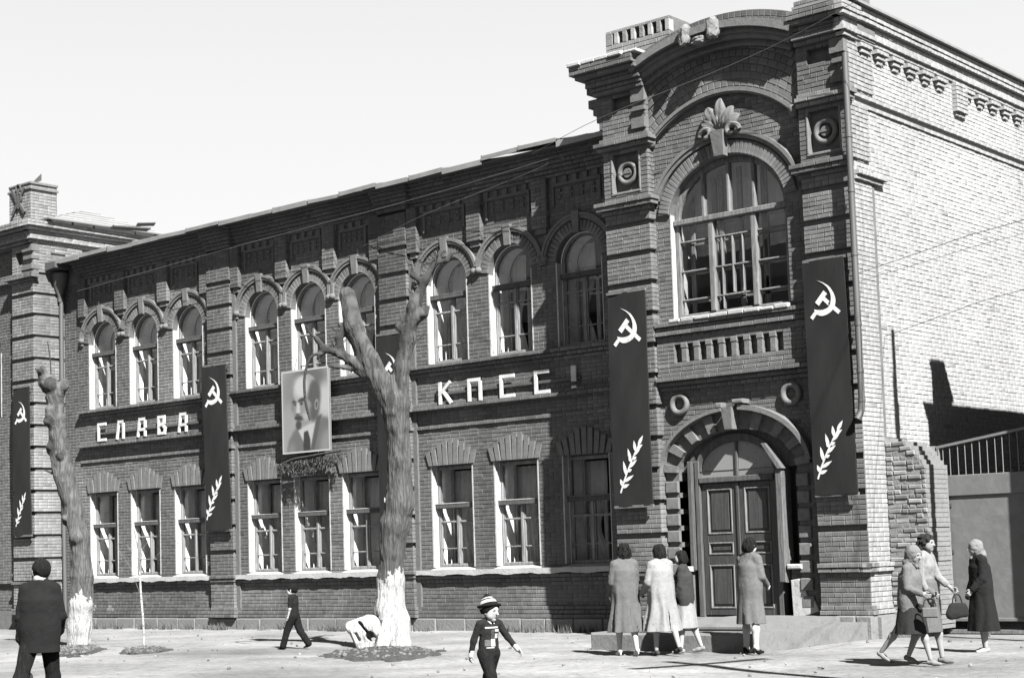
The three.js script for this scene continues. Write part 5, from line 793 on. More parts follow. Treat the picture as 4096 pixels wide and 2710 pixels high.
// ---------- whitewashed sapling, soil mounds, weeds, pebbles ----------
{
  const o = thing('sapling', 'thin whitewashed sapling with bare twigs standing in a soil patch', 'sapling', [-26.0, 0, 6.87]);
  const st = tube([[0.03, -0.05, 0], [0.01, 0.5, 0], [-0.03, 1.0, 0.01], [-0.06, 1.5, 0.02]], 0.021, 20, 8); mesh('stem', st, M.whitewash, o);
  const tw = [tube([[-0.06, 1.48, 0.02], [-0.09, 1.9, 0.03], [-0.16, 2.3, 0.06]], 0.009, 10, 5)];
  for (const [y, dx, dy, dz] of [[1.1, -0.45, 0.85, 0.2], [1.35, 0.35, 0.5, -0.2], [1.45, -0.3, 0.5, 0.05], [1.5, 0.2, 0.45, 0.1], [1.7, -0.3, 0.3, 0.1], [1.8, 0.22, 0.35, -0.1], [1.3, -0.2, 0.2, -0.1]]) tw.push(tube([[-0.05 - y * 0.02, y, 0.02], [-0.05 + dx * 0.5, y + dy * 0.6, dz * 0.5], [-0.05 + dx, y + dy, dz]], 0.005, 8, 4));
  mesh('twigs', tw, M.wood, o);
  const mound = (cx, cz, rx, rz, h, turn, sd) => {
    const n = 84, P = [], I = [], U = [];
    for (let j = 0; j <= n; j++) for (let i = 0; i <= n; i++) {
      const u = (i / n * 2 - 1) * 1.5, v = (j / n * 2 - 1) * 1.5, r = Math.hypot(u, v) + 0.12 + 0.75 * (fbm(u * 4 + sd, v * 4, sd, 5) - 0.5), k = clamp(1 - r, -0.35, 1);
      const x = u * rx, z = v * rz, c = Math.cos(turn), s = Math.sin(turn);
      const lump = 0.075 * (fbm(x * 9, 5, z * 9, 3) - 0.42), y = k > 0 ? h * Math.pow(k, 0.8) * (0.75 + 0.5 * fbm(x * 4, sd, z * 4, 3)) + lump * Math.min(1, 0.3 + k * 4) + 0.005 : lump * 0.3 + 0.005 + k * 0.5;
      P.push(cx + x * c - z * s, y, cz + x * s + z * c); U.push(x, z);
    }
    for (let j = 0; j < n; j++) for (let i = 0; i < n; i++) { const a = j * (n + 1) + i; I.push(a, a + n + 1, a + 1, a + 1, a + n + 1, a + n + 2); }
    const q = new THREE.BufferGeometry(); q.setAttribute('position', new THREE.Float32BufferAttribute(P, 3)); q.setAttribute('uv', new THREE.Float32BufferAttribute(U, 2)); q.setIndex(I); q.computeVertexNormals(); structure('soil_mound', q, M.soil);
  };
  mound(-19.85, 6.55, 1.85, 1.0, 0.11, 0.70, 1); mound(-27.6, 7.35, 2.0, 0.65, 0.06, 0.72, 2); mound(-25.7, 7.05, 1.05, 0.5, 0.07, 0.72, 3);
  // clods on the mounds, pebbles and litter on the ground
  const peb = new THREE.IcosahedronGeometry(1, 0), np = 1900, im = new THREE.InstancedMesh(peb, new THREE.MeshStandardMaterial({ color: g(1), roughness: 1 }), np), q = new THREE.Quaternion(), m = new THREE.Matrix4();
  for (let i = 0; i < np; i++) {
    let x, z, y = 0.0, s, c;
    if (i < 900) { const k = i % 3, [cx, cz, rx, rz] = [[-19.85, 6.55, 1.6, 0.85], [-27.6, 7.35, 1.7, 0.5], [-25.7, 7.05, 0.9, 0.4]][k], a = rnd() * 6.28, r = Math.sqrt(rnd()), t = 0.7; const u = Math.cos(a) * r * rx, v = Math.sin(a) * r * rz; x = cx + u * Math.cos(t) - v * Math.sin(t); z = cz + u * Math.sin(t) + v * Math.cos(t); y = 0.1 * (1 - r) * (k ? 0.6 : 1) + 0.01; s = rr(0.012, 0.05); c = rr(0.03, 0.09); }
    else { x = rr(-36, -7); z = rr(0.2, 16); s = Math.pow(rnd(), 4) * 0.03 + 0.006; c = rr(0.04, 0.16); y = 0.0; }
    q.setFromEuler(new THREE.Euler(rnd() * 6, rnd() * 6, rnd() * 6)); m.compose(V(x, y, z), q, V(s, s * rr(0.5, 0.9), s * rr(0.7, 1.2))); im.setMatrixAt(i, m); im.setColorAt(i, g(c));
  }
  im.name = 'pebbles'; tag(im, 'scattered clods and pebbles on the soil and the bare ground', 'pebbles'); im.userData.kind = 'stuff'; im.castShadow = im.receiveShadow = true; scene.add(im);
  const P = []; for (let i = 0; i < 110; i++) { const cx = rr(-38, -18), cz = rr(0.12, 0.5), n = 8 + Math.floor(rnd() * 26), sp = rr(0.05, 0.22); if (rnd() < 0.45 && cx > -31) continue; for (let k = 0; k < n; k++) { const x = cx + rr(-sp, sp), z = cz + rr(-0.08, 0.1), h = rr(0.05, 0.2), a = rnd() * 6.28, w = rr(0.008, 0.02), bx = rr(-0.06, 0.06), bz = rr(-0.04, 0.06); P.push(x - w * Math.cos(a), -0.02, z - w * Math.sin(a), x + w * Math.cos(a), -0.02, z + w * Math.sin(a), x + bx, h, z + bz); } }
  const wg = new THREE.BufferGeometry(); wg.setAttribute('position', new THREE.Float32BufferAttribute(P, 3)); wg.computeVertexNormals(); const w = mesh('weeds', wg, M.weed); tag(w, 'low dark weeds growing along the foot of the wall', 'weeds'); w.userData.kind = 'stuff';
}
// ---------- broken wall stub, gate, wires, pole, neighbours ----------
{
  const o = thing('wall_stub', 'rough broken end of a brick wall between the corner and the gate', 'wall', [0, 0, 0]);
  const z = 0.58, top = (x) => (x < -13.2 ? 3.34 : 3.34 - 1.6 * (x + 13.2) * (x + 13.2) * 1.1 - 0.25 * (x + 13.2)), L = [], x0 = -13.5, x1 = -12.76;
  const geo = (() => { const q = new THREE.BoxGeometry(1, 1, 1); return q; })();
  const core = []; let n = 0;
  for (let y = 0.1, r = 0; y < 3.34; y += 0.0825, r++) {
    let xe = x1; while (xe > x0 && top(xe) < y + 0.06) xe -= 0.03; xe -= 0.0;
    core.push(box(x0, xe - 0.02, y, y + 0.083, -0.3, z - 0.014));
    for (let x = x0 - (r & 1 ? 0.12 : 0); x < xe - 0.04;) { const l = (rnd() < 0.4 ? 0.13 : 0.26), a = Math.max(x, x0), b = Math.min(x + l, xe); if (b - a > 0.05 && rnd() > 0.06) { const dp = rr(-0.014, 0.014), k = mesh('brick', cbox(-(b - a) / 2 + 0.006, (b - a) / 2 - 0.006, -0.038, 0.038, -0.07, 0, 0.016), stubTone(), o); k.position.set((a + b) / 2, y + 0.041 + rr(-0.003, 0.003), z + dp); k.rotation.set(rr(-0.05, 0.05), rr(-0.06, 0.06), rr(-0.03, 0.03)); n++; } x += l; }
    core.push(box(xe - 0.03, xe + rr(-0.012, 0.012), y + 0.004, y + 0.079, -0.25, z - 0.02));
  }
  mesh('rubble_core', core, M.stone, o);
  mesh('loose_base', [cbox(-13.42, -12.9, -0.1, 0.12, 0.2, 0.75, 0.03), cbox(-13.3, -13.05, 0.1, 0.2, 0.3, 0.66, 0.03)], M.stone, o);
  function stubTone() { stubTone.m ??= [0.11, 0.14, 0.17, 0.21].map((v) => { const m = M.brick.clone(); m.color = g(v); return m; }); return stubTone.m[Math.floor(rnd() * 4)]; }
  const gt = thing('metal_gate', 'grey sheet-metal yard gate with upright bars along its top', 'gate', [0, 0, 0]);
  const gz = -0.34; mesh('gate_post', [cbox(-13.14, -13.0, -0.1, 3.25, gz - 0.1, gz + 0.05, 0.01), cbox(-9.36, -9.22, -0.1, 3.5, gz - 0.1, gz + 0.05, 0.01)], M.gate, gt);
  for (const [a, b] of [[-12.98, -11.2], [-11.17, -9.38]]) {
    mesh('gate_sheet', [box(a, b, 0.24, 2.36, gz - 0.01, gz), cbox(a, b, 2.36, 2.72, gz - 0.03, gz + 0.035, 0.01)], M.gate, gt);
    mesh('gate_frame', [cbox(a, a + 0.05, 0.2, 3.2, gz - 0.02, gz + 0.03, 0.008), cbox(b - 0.05, b, 0.2, 3.3, gz - 0.02, gz + 0.03, 0.008), cbox(a + 0.05, b - 0.05, 0.2, 0.26, gz - 0.02, gz + 0.03, 0.008)], M.gate, gt);
    mesh('gate_rail', bar([a, 3.22 + (a + 12.98) * 0.14, gz + 0.01], [b, 3.22 + (b + 12.98) * 0.14, gz + 0.01], 0.045, 0.04), M.gateBar, gt);
    for (let x = a + 0.11; x < b - 0.05; x += 0.137) mesh('gate_bar', new THREE.CylinderGeometry(0.009, 0.009, 1, 6).scale(1, 0.5 + (x + 12.98) * 0.14 + 0.02, 1).translate(x + rr(-0.006, 0.006), 2.72 + (0.5 + (x + 12.98) * 0.14) / 2, gz), M.gateBar, gt);
  }
  for (const y of [0.6, 1.4, 2.2]) mesh('gate_hinge', [new THREE.CylinderGeometry(0.025, 0.025, 0.16, 10).translate(-12.99, y, gz + 0.05), box(-12.98, -12.75, y - 0.03, y + 0.03, gz + 0.002, gz + 0.014)], M.pipe, gt);
  mesh('gate_latch', [cbox(-11.35, -11.05, 1.2, 1.26, gz + 0.012, gz + 0.04, 0.006), cbox(-11.3, -11.22, 1.1, 1.2, gz + 0.005, gz + 0.035, 0.006)], M.pipe, gt);
  mesh('gate_threshold', box(-13.0, -9.3, 0.0, 0.06, gz - 0.1, gz + 0.1), M.wood, gt);
  const W = (pts, label, r = 0.007) => tag(mesh('overhead_wire', tube(pts, r * 0.7, 40, 5), M.wire), label, 'wire', 'overhead wires');
  W([[-37, 8.95, 0.55], [-30.5, 9.23, 0.52], [-24, 9.45, 0.5], [-18.72, 9.66, 0.8]], 'thin wire sagging along the shaded frieze of the long wing', 0.009);
  W([[-26.6, 8.72, 0.1], [-24.28, 9.03, 0.5], [-21.08, 9.46, 0.55], [-18.72, 9.78, 0.9]], 'second thin wire rising towards the entrance bay across the frieze', 0.009);
  W([[-20.4, 9.5, 1.5], [-18.6, 9.76, 1.82], [-14.47, 10.35, 1.82], [-8.6, 11.2, 3.5], [-5.0, 8.6, 11.1]], 'thin wire rising across the curved cornice of the entrance bay', 0.008);
  W([[-13.4, 6.17, 1.42], [-11, 6.24, 2.7], [-8.61, 6.36, 4.0], [-5.1, 7.9, 11.1]], 'upper service wire in front of the sunlit side wall', 0.008);
  W([[-13.4, 6.03, 1.42], [-11, 6.05, 2.7], [-8.61, 6.16, 4.0], [-4.9, 7.8, 11.1]], 'second service wire just below the upper one on the sunlit side wall', 0.005);
  W([[-13.53, 5.2, 0.3], [-11, 5.28, 2.2], [-8.67, 5.4, 4.0], [-5.0, 7.6, 11.2]], 'lower service wire slanting up in front of the sunlit side wall', 0.007);
  const up = thing('utility_pole', 'wooden utility pole with a crossarm beyond the right edge', 'pole', [-4.95, 0, 11.17]);
  mesh('shaft', new THREE.CylinderGeometry(0.1, 0.15, 9.4, 12).translate(0, 4.6, 0), M.wood, up); mesh('crossarm', box(-1.2, 1.2, -0.06, 0.06, -0.06, 0.06).rotateY(1.25).translate(0.1, 8.6, 0), M.wood, up);
  const dp = thing('dead_post', 'bare weathered post with broken twigs beyond the gate', 'post', [-9.75, 0, 1.84]);
  mesh('shaft', new THREE.CylinderGeometry(0.055, 0.1, 9.3, 9).translate(0, 4.6, 0), M.wood, dp); mesh('twigs', [[4.6, 0.5, -0.9], [5.6, -0.3, -0.7], [6.3, 0.5, 0.8], [7, -0.35, 0.7], [8.3, 0.3, -0.6]].map(([y, a, b]) => tube([[0, y, 0], [a * 0.6, y + 0.4, a * 0.5], [a, y + b * 0.9, a * 0.7]], 0.025, 6, 5)), M.wood, dp);
  const nb = thing('neighbour_house', 'tall brick house with a chimney beyond the yard gate', 'house', [0, 0, 0]);
  mesh('wall', box(-9.98, -3, -0.2, 7.55, -16, 0.52), M.mortar, nb); mesh('roof', hexa([[-10.2, 7.6, 0.6], [-2.8, 7.6, 0.6], [-2.8, 7.6, -16.2], [-10.2, 7.6, -16.2], [-10.0, 7.75, 0.5], [-3, 8.6, 0.5], [-3, 8.6, -16], [-10.0, 7.75, -16]]), M.tinDark, nb); mesh('chimney', [cbox(-10.06, -9.5, 7.6, 8.55, -0.28, 0.26, 0.02), cbox(-10.1, -9.46, 8.4, 8.48, -0.32, 0.3, 0.02)], M.moulding, nb);
  for (let i = 0; i < 3; i++) mesh('window', cbox(-9.99, -9.95, 2 + i * 2, 3.2 + i * 2, -4.5, -3.5, 0.01).translate(-0.01, 0, 0), M.frameDark, nb);
  // across the street, behind the photographer: what the window glass mirrors; rightmost two added to block low sky
  const oh = (x0, x1, h, z, label) => { const q = thing('street_house', label, 'house', [0, 0, 0]); mesh('wall', box(x0, x1, -0.2, h, z, z + 12), M.moulding, q); mesh('roof', hexa([[x0 - 0.4, h, z - 0.4], [x0 - 0.4, h, z + 12.4], [x1 + 0.4, h, z + 12.4], [x1 + 0.4, h, z - 0.4], [x0 + 3, h + 4, z + 6], [x0 + 3, h + 4, z + 6.1], [x1 - 3, h + 4, z + 6.1], [x1 - 3, h + 4, z + 6]].map((p) => p)), M.tinDark, q); for (let x = x0 + 2; x < x1 - 2; x += 3) for (let y = 1.5; y < h - 2; y += 3.4) mesh('window', cbox(x, x + 1.1, y, y + 1.8, z - 0.06, z + 0.02, 0.01), M.frameDark, q); };
  oh(-118, -72, 13, 46, 'long brick house across the street'); oh(-70, -34, 15, 47, 'tall brick house across the street'); oh(-31, -8, 11, 48, 'lower brick house across the street'); oh(-5, 28, 13, 47, 'added brick house blocking low sky, across the street to the right'); oh(31, 80, 14, 47, 'farthest added house blocking low sky, across the street to the right');
}
// ---------- people ----------
const PM = {}; const pm = (v, map = T.cloth) => (PM[v] ??= new THREE.MeshPhysicalMaterial({ color: g(v * 0.52), map: rep(map, 2.5), roughness: 1, specularIntensity: 0.25, bumpMap: rep(T.speck, 3), bumpScale: 0.004 }));
const SKIN = std(0.17, null, { roughness: 0.75 }), EYE = std(0.015, null, { roughness: 0.3 }), LIP = std(0.07, null, { roughness: 0.6 });
function makePerson(name, label, o) {
  const G = thing(name, label, 'person', o.at, o.heading, o.group); const sc = o.h / 1.7; G.scale.setScalar(sc);
  const hk = o.headK ?? 1, lk = o.legK ?? 1, rot = (v, ax, ay) => { let [x, y, z] = v; let c = Math.cos(ax), s = Math.sin(ax); [y, z] = [y * c - z * s, y * s + z * c]; c = Math.cos(ay); s = Math.sin(ay);[x, z] = [x * c + z * s, -x * s + z * c]; return [x, y, z]; };
  const add = (a, b, k = 1) => [a[0] + b[0] * k, a[1] + b[1] * k, a[2] + b[2] * k], dir = (sw, out, sd) => [Math.sin(out) * sd, -Math.cos(sw) * Math.cos(out), Math.sin(sw) * Math.cos(out)];
  const lerp = (a, b, t) => [a[0] + (b[0] - a[0]) * t, a[1] + (b[1] - a[1]) * t, a[2] + (b[2] - a[2]) * t];
  // joints; side +1 is the person's left
  const leg = [1, -1].map((sd, i) => { const L = o.legs[i], hip = [0.085 * sd, -0.04, 0], knee = add(hip, dir(L.th, L.out ?? 0.02, sd), 0.43 * lk), ank = add(knee, dir(L.th - L.kn, (L.out ?? 0) * 0.8, sd), 0.42 * lk); return { hip, knee, ank, fa: L.ft ?? 0, sd }; });
  const low = Math.min(...leg.map((l) => l.ank[1] - (l.fa > 0.2 ? 0.12 : 0.085))); const PY = -low;
  for (const l of leg) for (const k of ['hip', 'knee', 'ank']) l[k] = [l[k][0], l[k][1] + PY, l[k][2]];
  const lean = o.lean ?? 0.03, up = [0, Math.cos(lean), Math.sin(lean)], pel = [0, PY, 0], chest = add(pel, up, 0.34), nb = add(pel, up, 0.50), shw = o.shw ?? 0.165;
  const hc = add(add(nb, up, (o.neck ?? 0.055) + 0.085 * hk), [0, 0, 0.028]);
  const HR = (v) => add(hc, rot([v[0] * hk, v[1] * hk, v[2] * hk], o.pitch ?? 0, o.turn ?? 0));
  const arm = [1, -1].map((sd, i) => { const A = o.arms[i], sh = add(add(nb, up, -0.055), [shw * sd, 0, 0]), el = add(sh, dir(A.sw, A.out ?? 0.1, sd), 0.28); const fd = dir(A.sw + A.el, (A.out ?? 0.1) - (A.inw ?? 0), sd), wr = add(el, fd, 0.235); return { sh, el, wr, fd, sd, A }; });
  // body: torso, legs, arms on one grid; head and hands on finer grids
  const T0 = [cap(add(pel, [-0.06, 0, 0]), add(pel, [0.06, 0, 0]), 0.085, 0.085, { sz: 0.85 }), cap(pel, chest, 0.085, 0.095, { sx: 1.2, sz: 0.8 }), cap(arm[0].sh, arm[1].sh, 0.042, 0.042), cap(chest, nb, 0.09, 0.05)];
  for (const l of leg) T0.push(cap(l.hip, l.knee, 0.072, 0.05), cap(l.knee, lerp(l.knee, l.ank, 0.3), 0.048, 0.053, { k: 0.04 }), cap(lerp(l.knee, l.ank, 0.3), l.ank, 0.053, 0.032, { k: 0.04 }));
  for (const a of arm) T0.push(cap(a.sh, a.el, 0.044, 0.036), cap(a.el, a.wr, 0.036, 0.025));
  T0.push(cap(nb, HR([0, -0.07, -0.02]), 0.05, 0.046));
  const parts = []; { const f = sdf(T0), [lo, hi] = bounds(T0, 0.03); parts.push(nets(f, lo, hi, 0.014)); }
  const hr = { sx: 0.86, rot: o.turn ?? 0 }, Hd = [cap(HR([0, 0.015, -0.016]), HR([0, 0.015, 0.016]), 0.088 * hk, 0.084 * hk, { k: 0.04, ...hr }), cap(HR([0, -0.03, 0.035]), HR([0, -0.085, 0.05]), 0.06 * hk, 0.034 * hk, { k: 0.05 }), cap(HR([-0.03, -0.05, 0.03]), HR([0.03, -0.05, 0.03]), 0.045 * hk, 0.045 * hk, { k: 0.03 }), cap(HR([0, 0.0, 0.088]), HR([0, -0.03, 0.112]), 0.008 * hk, 0.013 * hk, { k: 0.015 }), cap(HR([-0.03, 0.016, 0.078]), HR([0.03, 0.016, 0.078]), 0.012 * hk, 0.012 * hk, { k: 0.02 }),
    ...[1, -1].flatMap((s) => [cap(HR([0.078 * s, 0.005, -0.008]), HR([0.076 * s, -0.03, 0.0]), 0.014 * hk, 0.009 * hk, { k: 0.008 }), cap(HR([0.033 * s, 0.0, 0.1]), HR([0.033 * s, 0.0, 0.098]), 0.017 * hk, 0.017 * hk, { k: 0.012, sub: 1 })]), cap(HR([-0.018, -0.062, 0.096]), HR([0.018, -0.062, 0.096]), 0.006, 0.006, { k: 0.006, sub: 1 }), cap(HR([0, -0.06, -0.02]), nb, 0.05, 0.056, { k: 0.03 })];
  { const f = sdf(Hd), [lo, hi] = bounds(Hd, 0.015); parts.push(nets(f, lo, hi, 0.007)); }
  const curls = [], handAt = [];
  arm.forEach((a) => {
    const fd = V(...a.fd).normalize(), palmN = V(-a.sd, 0, 0).addScaledVector(fd, a.sd * fd.x).normalize(), side = new THREE.Vector3().crossVectors(fd, palmN).normalize(); if (side.z < 0) side.negate();
    const P = (f, s, n) => { const q = V(...a.wr).addScaledVector(fd, f).addScaledVector(side, s).addScaledVector(palmN, n); return [q.x, q.y, q.z]; };
    const c = a.A.grip ?? 0.5, Hn = [cap(P(-0.03, 0, 0), P(0.02, 0, 0), 0.024, 0.026, { k: 0.02 })];
    for (const s of [-0.026, -0.009, 0.009, 0.026]) Hn.push(cap(P(0.015, s * 0.7, 0), P(0.085, s, 0), 0.012, 0.0105, { k: 0.012 }));
    [[-0.027, 0.055], [-0.009, 0.07], [0.009, 0.075], [0.027, 0.066]].forEach(([s, l]) => { let f = 0.088, n = 0, an = 0.15; let p = P(f, s, n); for (const seg of [0.45, 0.32, 0.25]) { an += c * 0.75; f += l * seg * Math.cos(an); n += l * seg * Math.sin(an); const q = P(f, s * (1 + 0.1), n); Hn.push(cap(p, q, 0.0088, 0.0078, { k: 0.004 })); p = q; } });
    Hn.push(cap(P(0.01, 0.022, 0.004), P(0.045, 0.048, 0.016), 0.0125, 0.0105, { k: 0.014 }), cap(P(0.045, 0.048, 0.016), P(0.078, 0.052, 0.03), 0.0098, 0.0085, { k: 0.005 }));
    const f = sdf(Hn), [lo, hi] = bounds(Hn, 0.01); parts.push(nets(f, lo, hi, 0.005)); handAt.push(P(0.1, 0, 0.03));
  });
  const skin = o.skin ? std(o.skin * 0.55, null, { roughness: 0.75 }) : SKIN;
  const body = mesh('body', mergeGeometries(parts), skin, G);
  mesh('eyes', [1, -1].map((s) => new THREE.SphereGeometry(0.0105 * hk, 10, 8).translate(...HR([0.033 * s, 0.001, 0.083]))), EYE, body);
  mesh('lips', [[-1, 0.004], [1, -0.004]].map(([, dy]) => { const q = new THREE.SphereGeometry(1, 10, 6).scale(0.02 * hk, 0.005 * hk, 0.008 * hk); q.rotateX(o.pitch ?? 0).rotateY(o.turn ?? 0); return q.translate(...HR([0, -0.062 + dy, 0.086])); }), LIP, body);
  const field = (nm, prims, mat, h, extra, lo2, hi2) => { const b = prims.length ? sdf(prims) : () => 1e9, f = extra ? (x, y, z) => extra(x, y, z, b(x, y, z)) : b; let [lo, hi] = prims.length ? bounds(prims, 0.04) : [lo2, hi2]; if (lo2) { lo = lo.map((v, i) => Math.min(v, lo2[i])); hi = hi.map((v, i) => Math.max(v, hi2[i])); } return mesh(nm, boxUV(nets(f, lo, hi, h)), mat, G); };
  const smin = (a, b, k) => { const h = Math.max(0, k - Math.abs(a - b)) / k; return Math.min(a, b) - h * h * k * 0.25; };
  // hair, scarf or hat
  if (o.hair) {
    const hb = o.hair.kind, hv = pm(o.hair.v ?? 0.02, T.bark), big = o.hair.big ?? 0;
    const Q = [cap(HR([0, 0.03, -0.026]), HR([0, 0.022, 0.0]), (0.094 + big) * hk, (0.093 + big) * hk, { k: 0.04, ...hr })];
    if (hb === 'bob' || hb === 'curly') Q.push(cap(HR([0.04, -0.05, -0.05]), HR([-0.04, -0.05, -0.05]), (0.058 + big) * hk, (0.058 + big) * hk, { k: 0.05 }));
    if (hb === 'long') Q.push(cap(HR([0, -0.05, -0.06]), HR([0, -0.2, -0.08]), 0.07 * hk, 0.05 * hk, { k: 0.05 }));
    Q.push(cap(HR([0, -0.045, 0.075]), HR([0, -0.1, 0.08]), 0.078 * hk, 0.07 * hk, { k: 0.015, sub: 1 }), ...(hb === 'short' ? [cap(HR([0, -0.155, -0.09]), HR([0, -0.13, 0.03]), 0.06 * hk, 0.075 * hk, { k: 0.015, sub: 1 })] : []));
    const am = hb === 'curly' ? 0.05 : hb === 'bob' ? 0.032 : 0.018, fq = hb === 'curly' ? 30 : hb === 'bob' ? 27 : 22; field('hair', Q, hv, 0.0075, (x, y, z, d) => d + am * (fbm(x * fq, y * fq * (hb === 'curly' ? 1 : 0.4), z * fq, 2) - 0.5));
  }
  if (o.scarf) field('headscarf', [cap(HR([0, 0.03, -0.02]), HR([0, 0.02, 0]), 0.108 * hk, 0.104 * hk, { k: 0.04 }), cap(HR([0, -0.06, -0.03]), add(nb, [0, 0.03, -0.03]), 0.085 * hk, 0.105, { k: 0.06 }), cap(HR([0, -0.12, 0.05]), HR([0, -0.15, 0.07]), 0.03, 0.025, { k: 0.03 }), cap(HR([0, -0.02, 0.1]), HR([0, -0.045, 0.1]), 0.064 * hk, 0.056 * hk, { k: 0.015, sub: 1 })], pm(o.scarf), 0.0085, (x, y, z, d) => d + 0.012 * (vnoise(x * 22, y * 30, z * 22) - 0.5));
  if (o.hat) { // striped knitted cap, banded mesh by mesh
    const Q = [cap(HR([0, 0.04, -0.02]), HR([0, 0.055, -0.02]), 0.108 * hk, 0.1 * hk, { k: 0.03 }), cap(HR([0, 0.07, -0.03]), HR([0, 0.125, -0.045]), 0.075 * hk, 0.055 * hk, { k: 0.05 }), cap(HR([-0.03, 0.05, 0.05]), HR([0.03, 0.05, 0.05]), 0.045 * hk, 0.045 * hk, { k: 0.03 }), cap(HR([0, -0.035, 0.075]), HR([0, -0.09, -0.02]), 0.088 * hk, 0.09 * hk, { k: 0.012, sub: 1 })];
    { const br = lathe([[0.088, -0.012], [0.118, -0.008], [0.136, 0.006], [0.132, 0.018], [0.11, 0.026], [0.09, 0.03]].map(([r, y]) => [r * hk, y * hk]), 28).rotateX((o.pitch ?? 0) - 0.22).translate(...HR([0, 0.045, -0.012])); mesh('hat_brim', br, pm(0.02), G); }
    const b = sdf(Q), [lo, hi] = bounds(Q, 0.02), geo = nets(b, lo, hi, 0.006), tilt = (x, y, z) => (y - hc[1]) / hk - 0.25 * (z - hc[2]);
    let rest = geo; [[-9, 0.03, 0.02], [0.03, 0.052, 0.4], [0.052, 0.082, 0.02], [0.082, 0.118, 0.62], [0.118, 0.136, 0.04], [0.136, 0.15, 0.5], [0.15, 9, 0.02]].forEach(([a, c, v]) => { const [q] = split(rest, (x, y, z) => { const t = tilt(x, y, z); return t >= a && t < c; }); if (q.attributes.position.count) mesh('hat_band', boxUV(q), pm(v), G); });
  }
  // clothes
  const sleeve = (prims, ls, r0, r1) => { for (const a of arm) { prims.push(cap(a.sh, a.el, r0, (r0 + r1) / 2, { k: 0.025 })); if (ls > 0) prims.push(cap(a.el, lerp(a.el, a.wr, ls), (r0 + r1) / 2, r1, { k: 0.02 })); } };
  const skirtF = (S) => { const fa = S.fold ?? 0.06, n = S.n ?? 9, ph = S.ph ?? 1; return (x, y, z, d) => {
    const t = clamp((S.y0 - y) / (S.y0 - S.y1), 0, 1), cx = (S.dx ?? 0) * t, cz = (S.dz ?? 0) * t, r = S.r0 + (S.r1 - S.r0) * Math.pow(t, S.pw ?? 0.7), X = (x - cx) / (S.sx ?? 1.15), Z = (z - cz) / (S.sz ?? 0.8), a = Math.atan2(X, Z);
    const rad = r * (1 + fa * t * (Math.sin(a * n + ph + 2 * vnoise(a * 2, y * 3, ph)) * 0.6 + 0.8 * (vnoise(a * 3 + 5, y * 2, ph) - 0.5)));
    const q = Math.hypot(X, Z) - rad + 0.022 * t * (fbm(x * 7 + ph, y * 4, z * 7, 3) - 0.5); let e = q * 0.8; if (y < S.y1 + 0.3) e = Math.max(e, -(q + 0.022) * 0.8); e = Math.max(e + Math.max(0, y - S.y0) * 0.9, S.y1 - y); return Math.max(smin(d, e, S.bl ?? 0.15), S.cut === false ? -9 : S.y1 - y);
  }; };
  const wr = (x, y, z, d, k = 0.02) => d + k * (fbm(x * 8 + o.h * 9, y * 5, z * 8, 3) - 0.5) + 0.4 * k * (vnoise(x * 20 + y * 12, y * 22, z * 20 + o.h) - 0.5);
  if (o.coat) {
    const C = o.coat, Q = [cap(add(pel, up, 0.06), chest, 0.13, 0.135, { sx: 1.2, sz: 0.88, k: 0.06 }), cap(chest, add(nb, up, -0.05), 0.13, 0.075, { sx: 1.15, sz: 0.85, k: 0.06 }), cap(add(arm[0].sh, [-0.02, 0.005, 0]), add(arm[1].sh, [0.02, 0.005, 0]), 0.058, 0.058, { k: 0.06 }), cap(add(arm[0].sh, [-0.03, 0.012, 0]), add(nb, [0.03, 0.02, -0.01]), 0.055, 0.05, { k: 0.05 }), cap(add(arm[1].sh, [0.03, 0.012, 0]), add(nb, [-0.03, 0.02, -0.01]), 0.055, 0.05, { k: 0.05 }), cap(add(nb, [0, 0.015, -0.012]), add(nb, [0, 0.035, 0.0]), 0.066, 0.06, { k: 0.02 })];
    const QA = []; sleeve(QA, C.sl ?? 0.92, 0.07, 0.052); const fa = sdf(QA);
    const sk = C.hem != null ? skirtF({ y0: PY + 0.36, y1: C.hem, r0: 0.1, r1: C.r ?? 0.22, sx: 1.15, sz: 0.92, fold: C.fold ?? 0.2, n: C.n ?? 8, ph: C.ph ?? 1, dx: 0, dz: C.dz ?? 0 }) : null;
    field(C.name || 'coat', Q, pm(C.v), 0.0125, (x, y, z, d) => smin(sk ? sk(x, y, z, wr(x, y, z, d)) : wr(x, y, z, d), wr(x, y, z, fa(x, y, z)), 0.025), sk ? bounds(QA)[0].map((v, i) => Math.min(v, [-0.4, C.hem - 0.03, -0.4][i])) : null, sk ? bounds(QA)[1].map((v, i) => Math.max(v, [0.4, PY + 0.4, 0.4][i])) : null);
    field('collar', [cap(add(nb, [-0.07, 0.02, -0.03]), add(nb, [0.07, 0.02, -0.03]), 0.022, 0.022), cap(add(nb, [-0.07, 0.02, -0.03]), add(nb, [-0.06, -0.05, 0.085]), 0.02, 0.016), cap(add(nb, [0.07, 0.02, -0.03]), add(nb, [0.06, -0.05, 0.085]), 0.02, 0.016)], pm(C.cv ?? C.v), 0.008);
  }
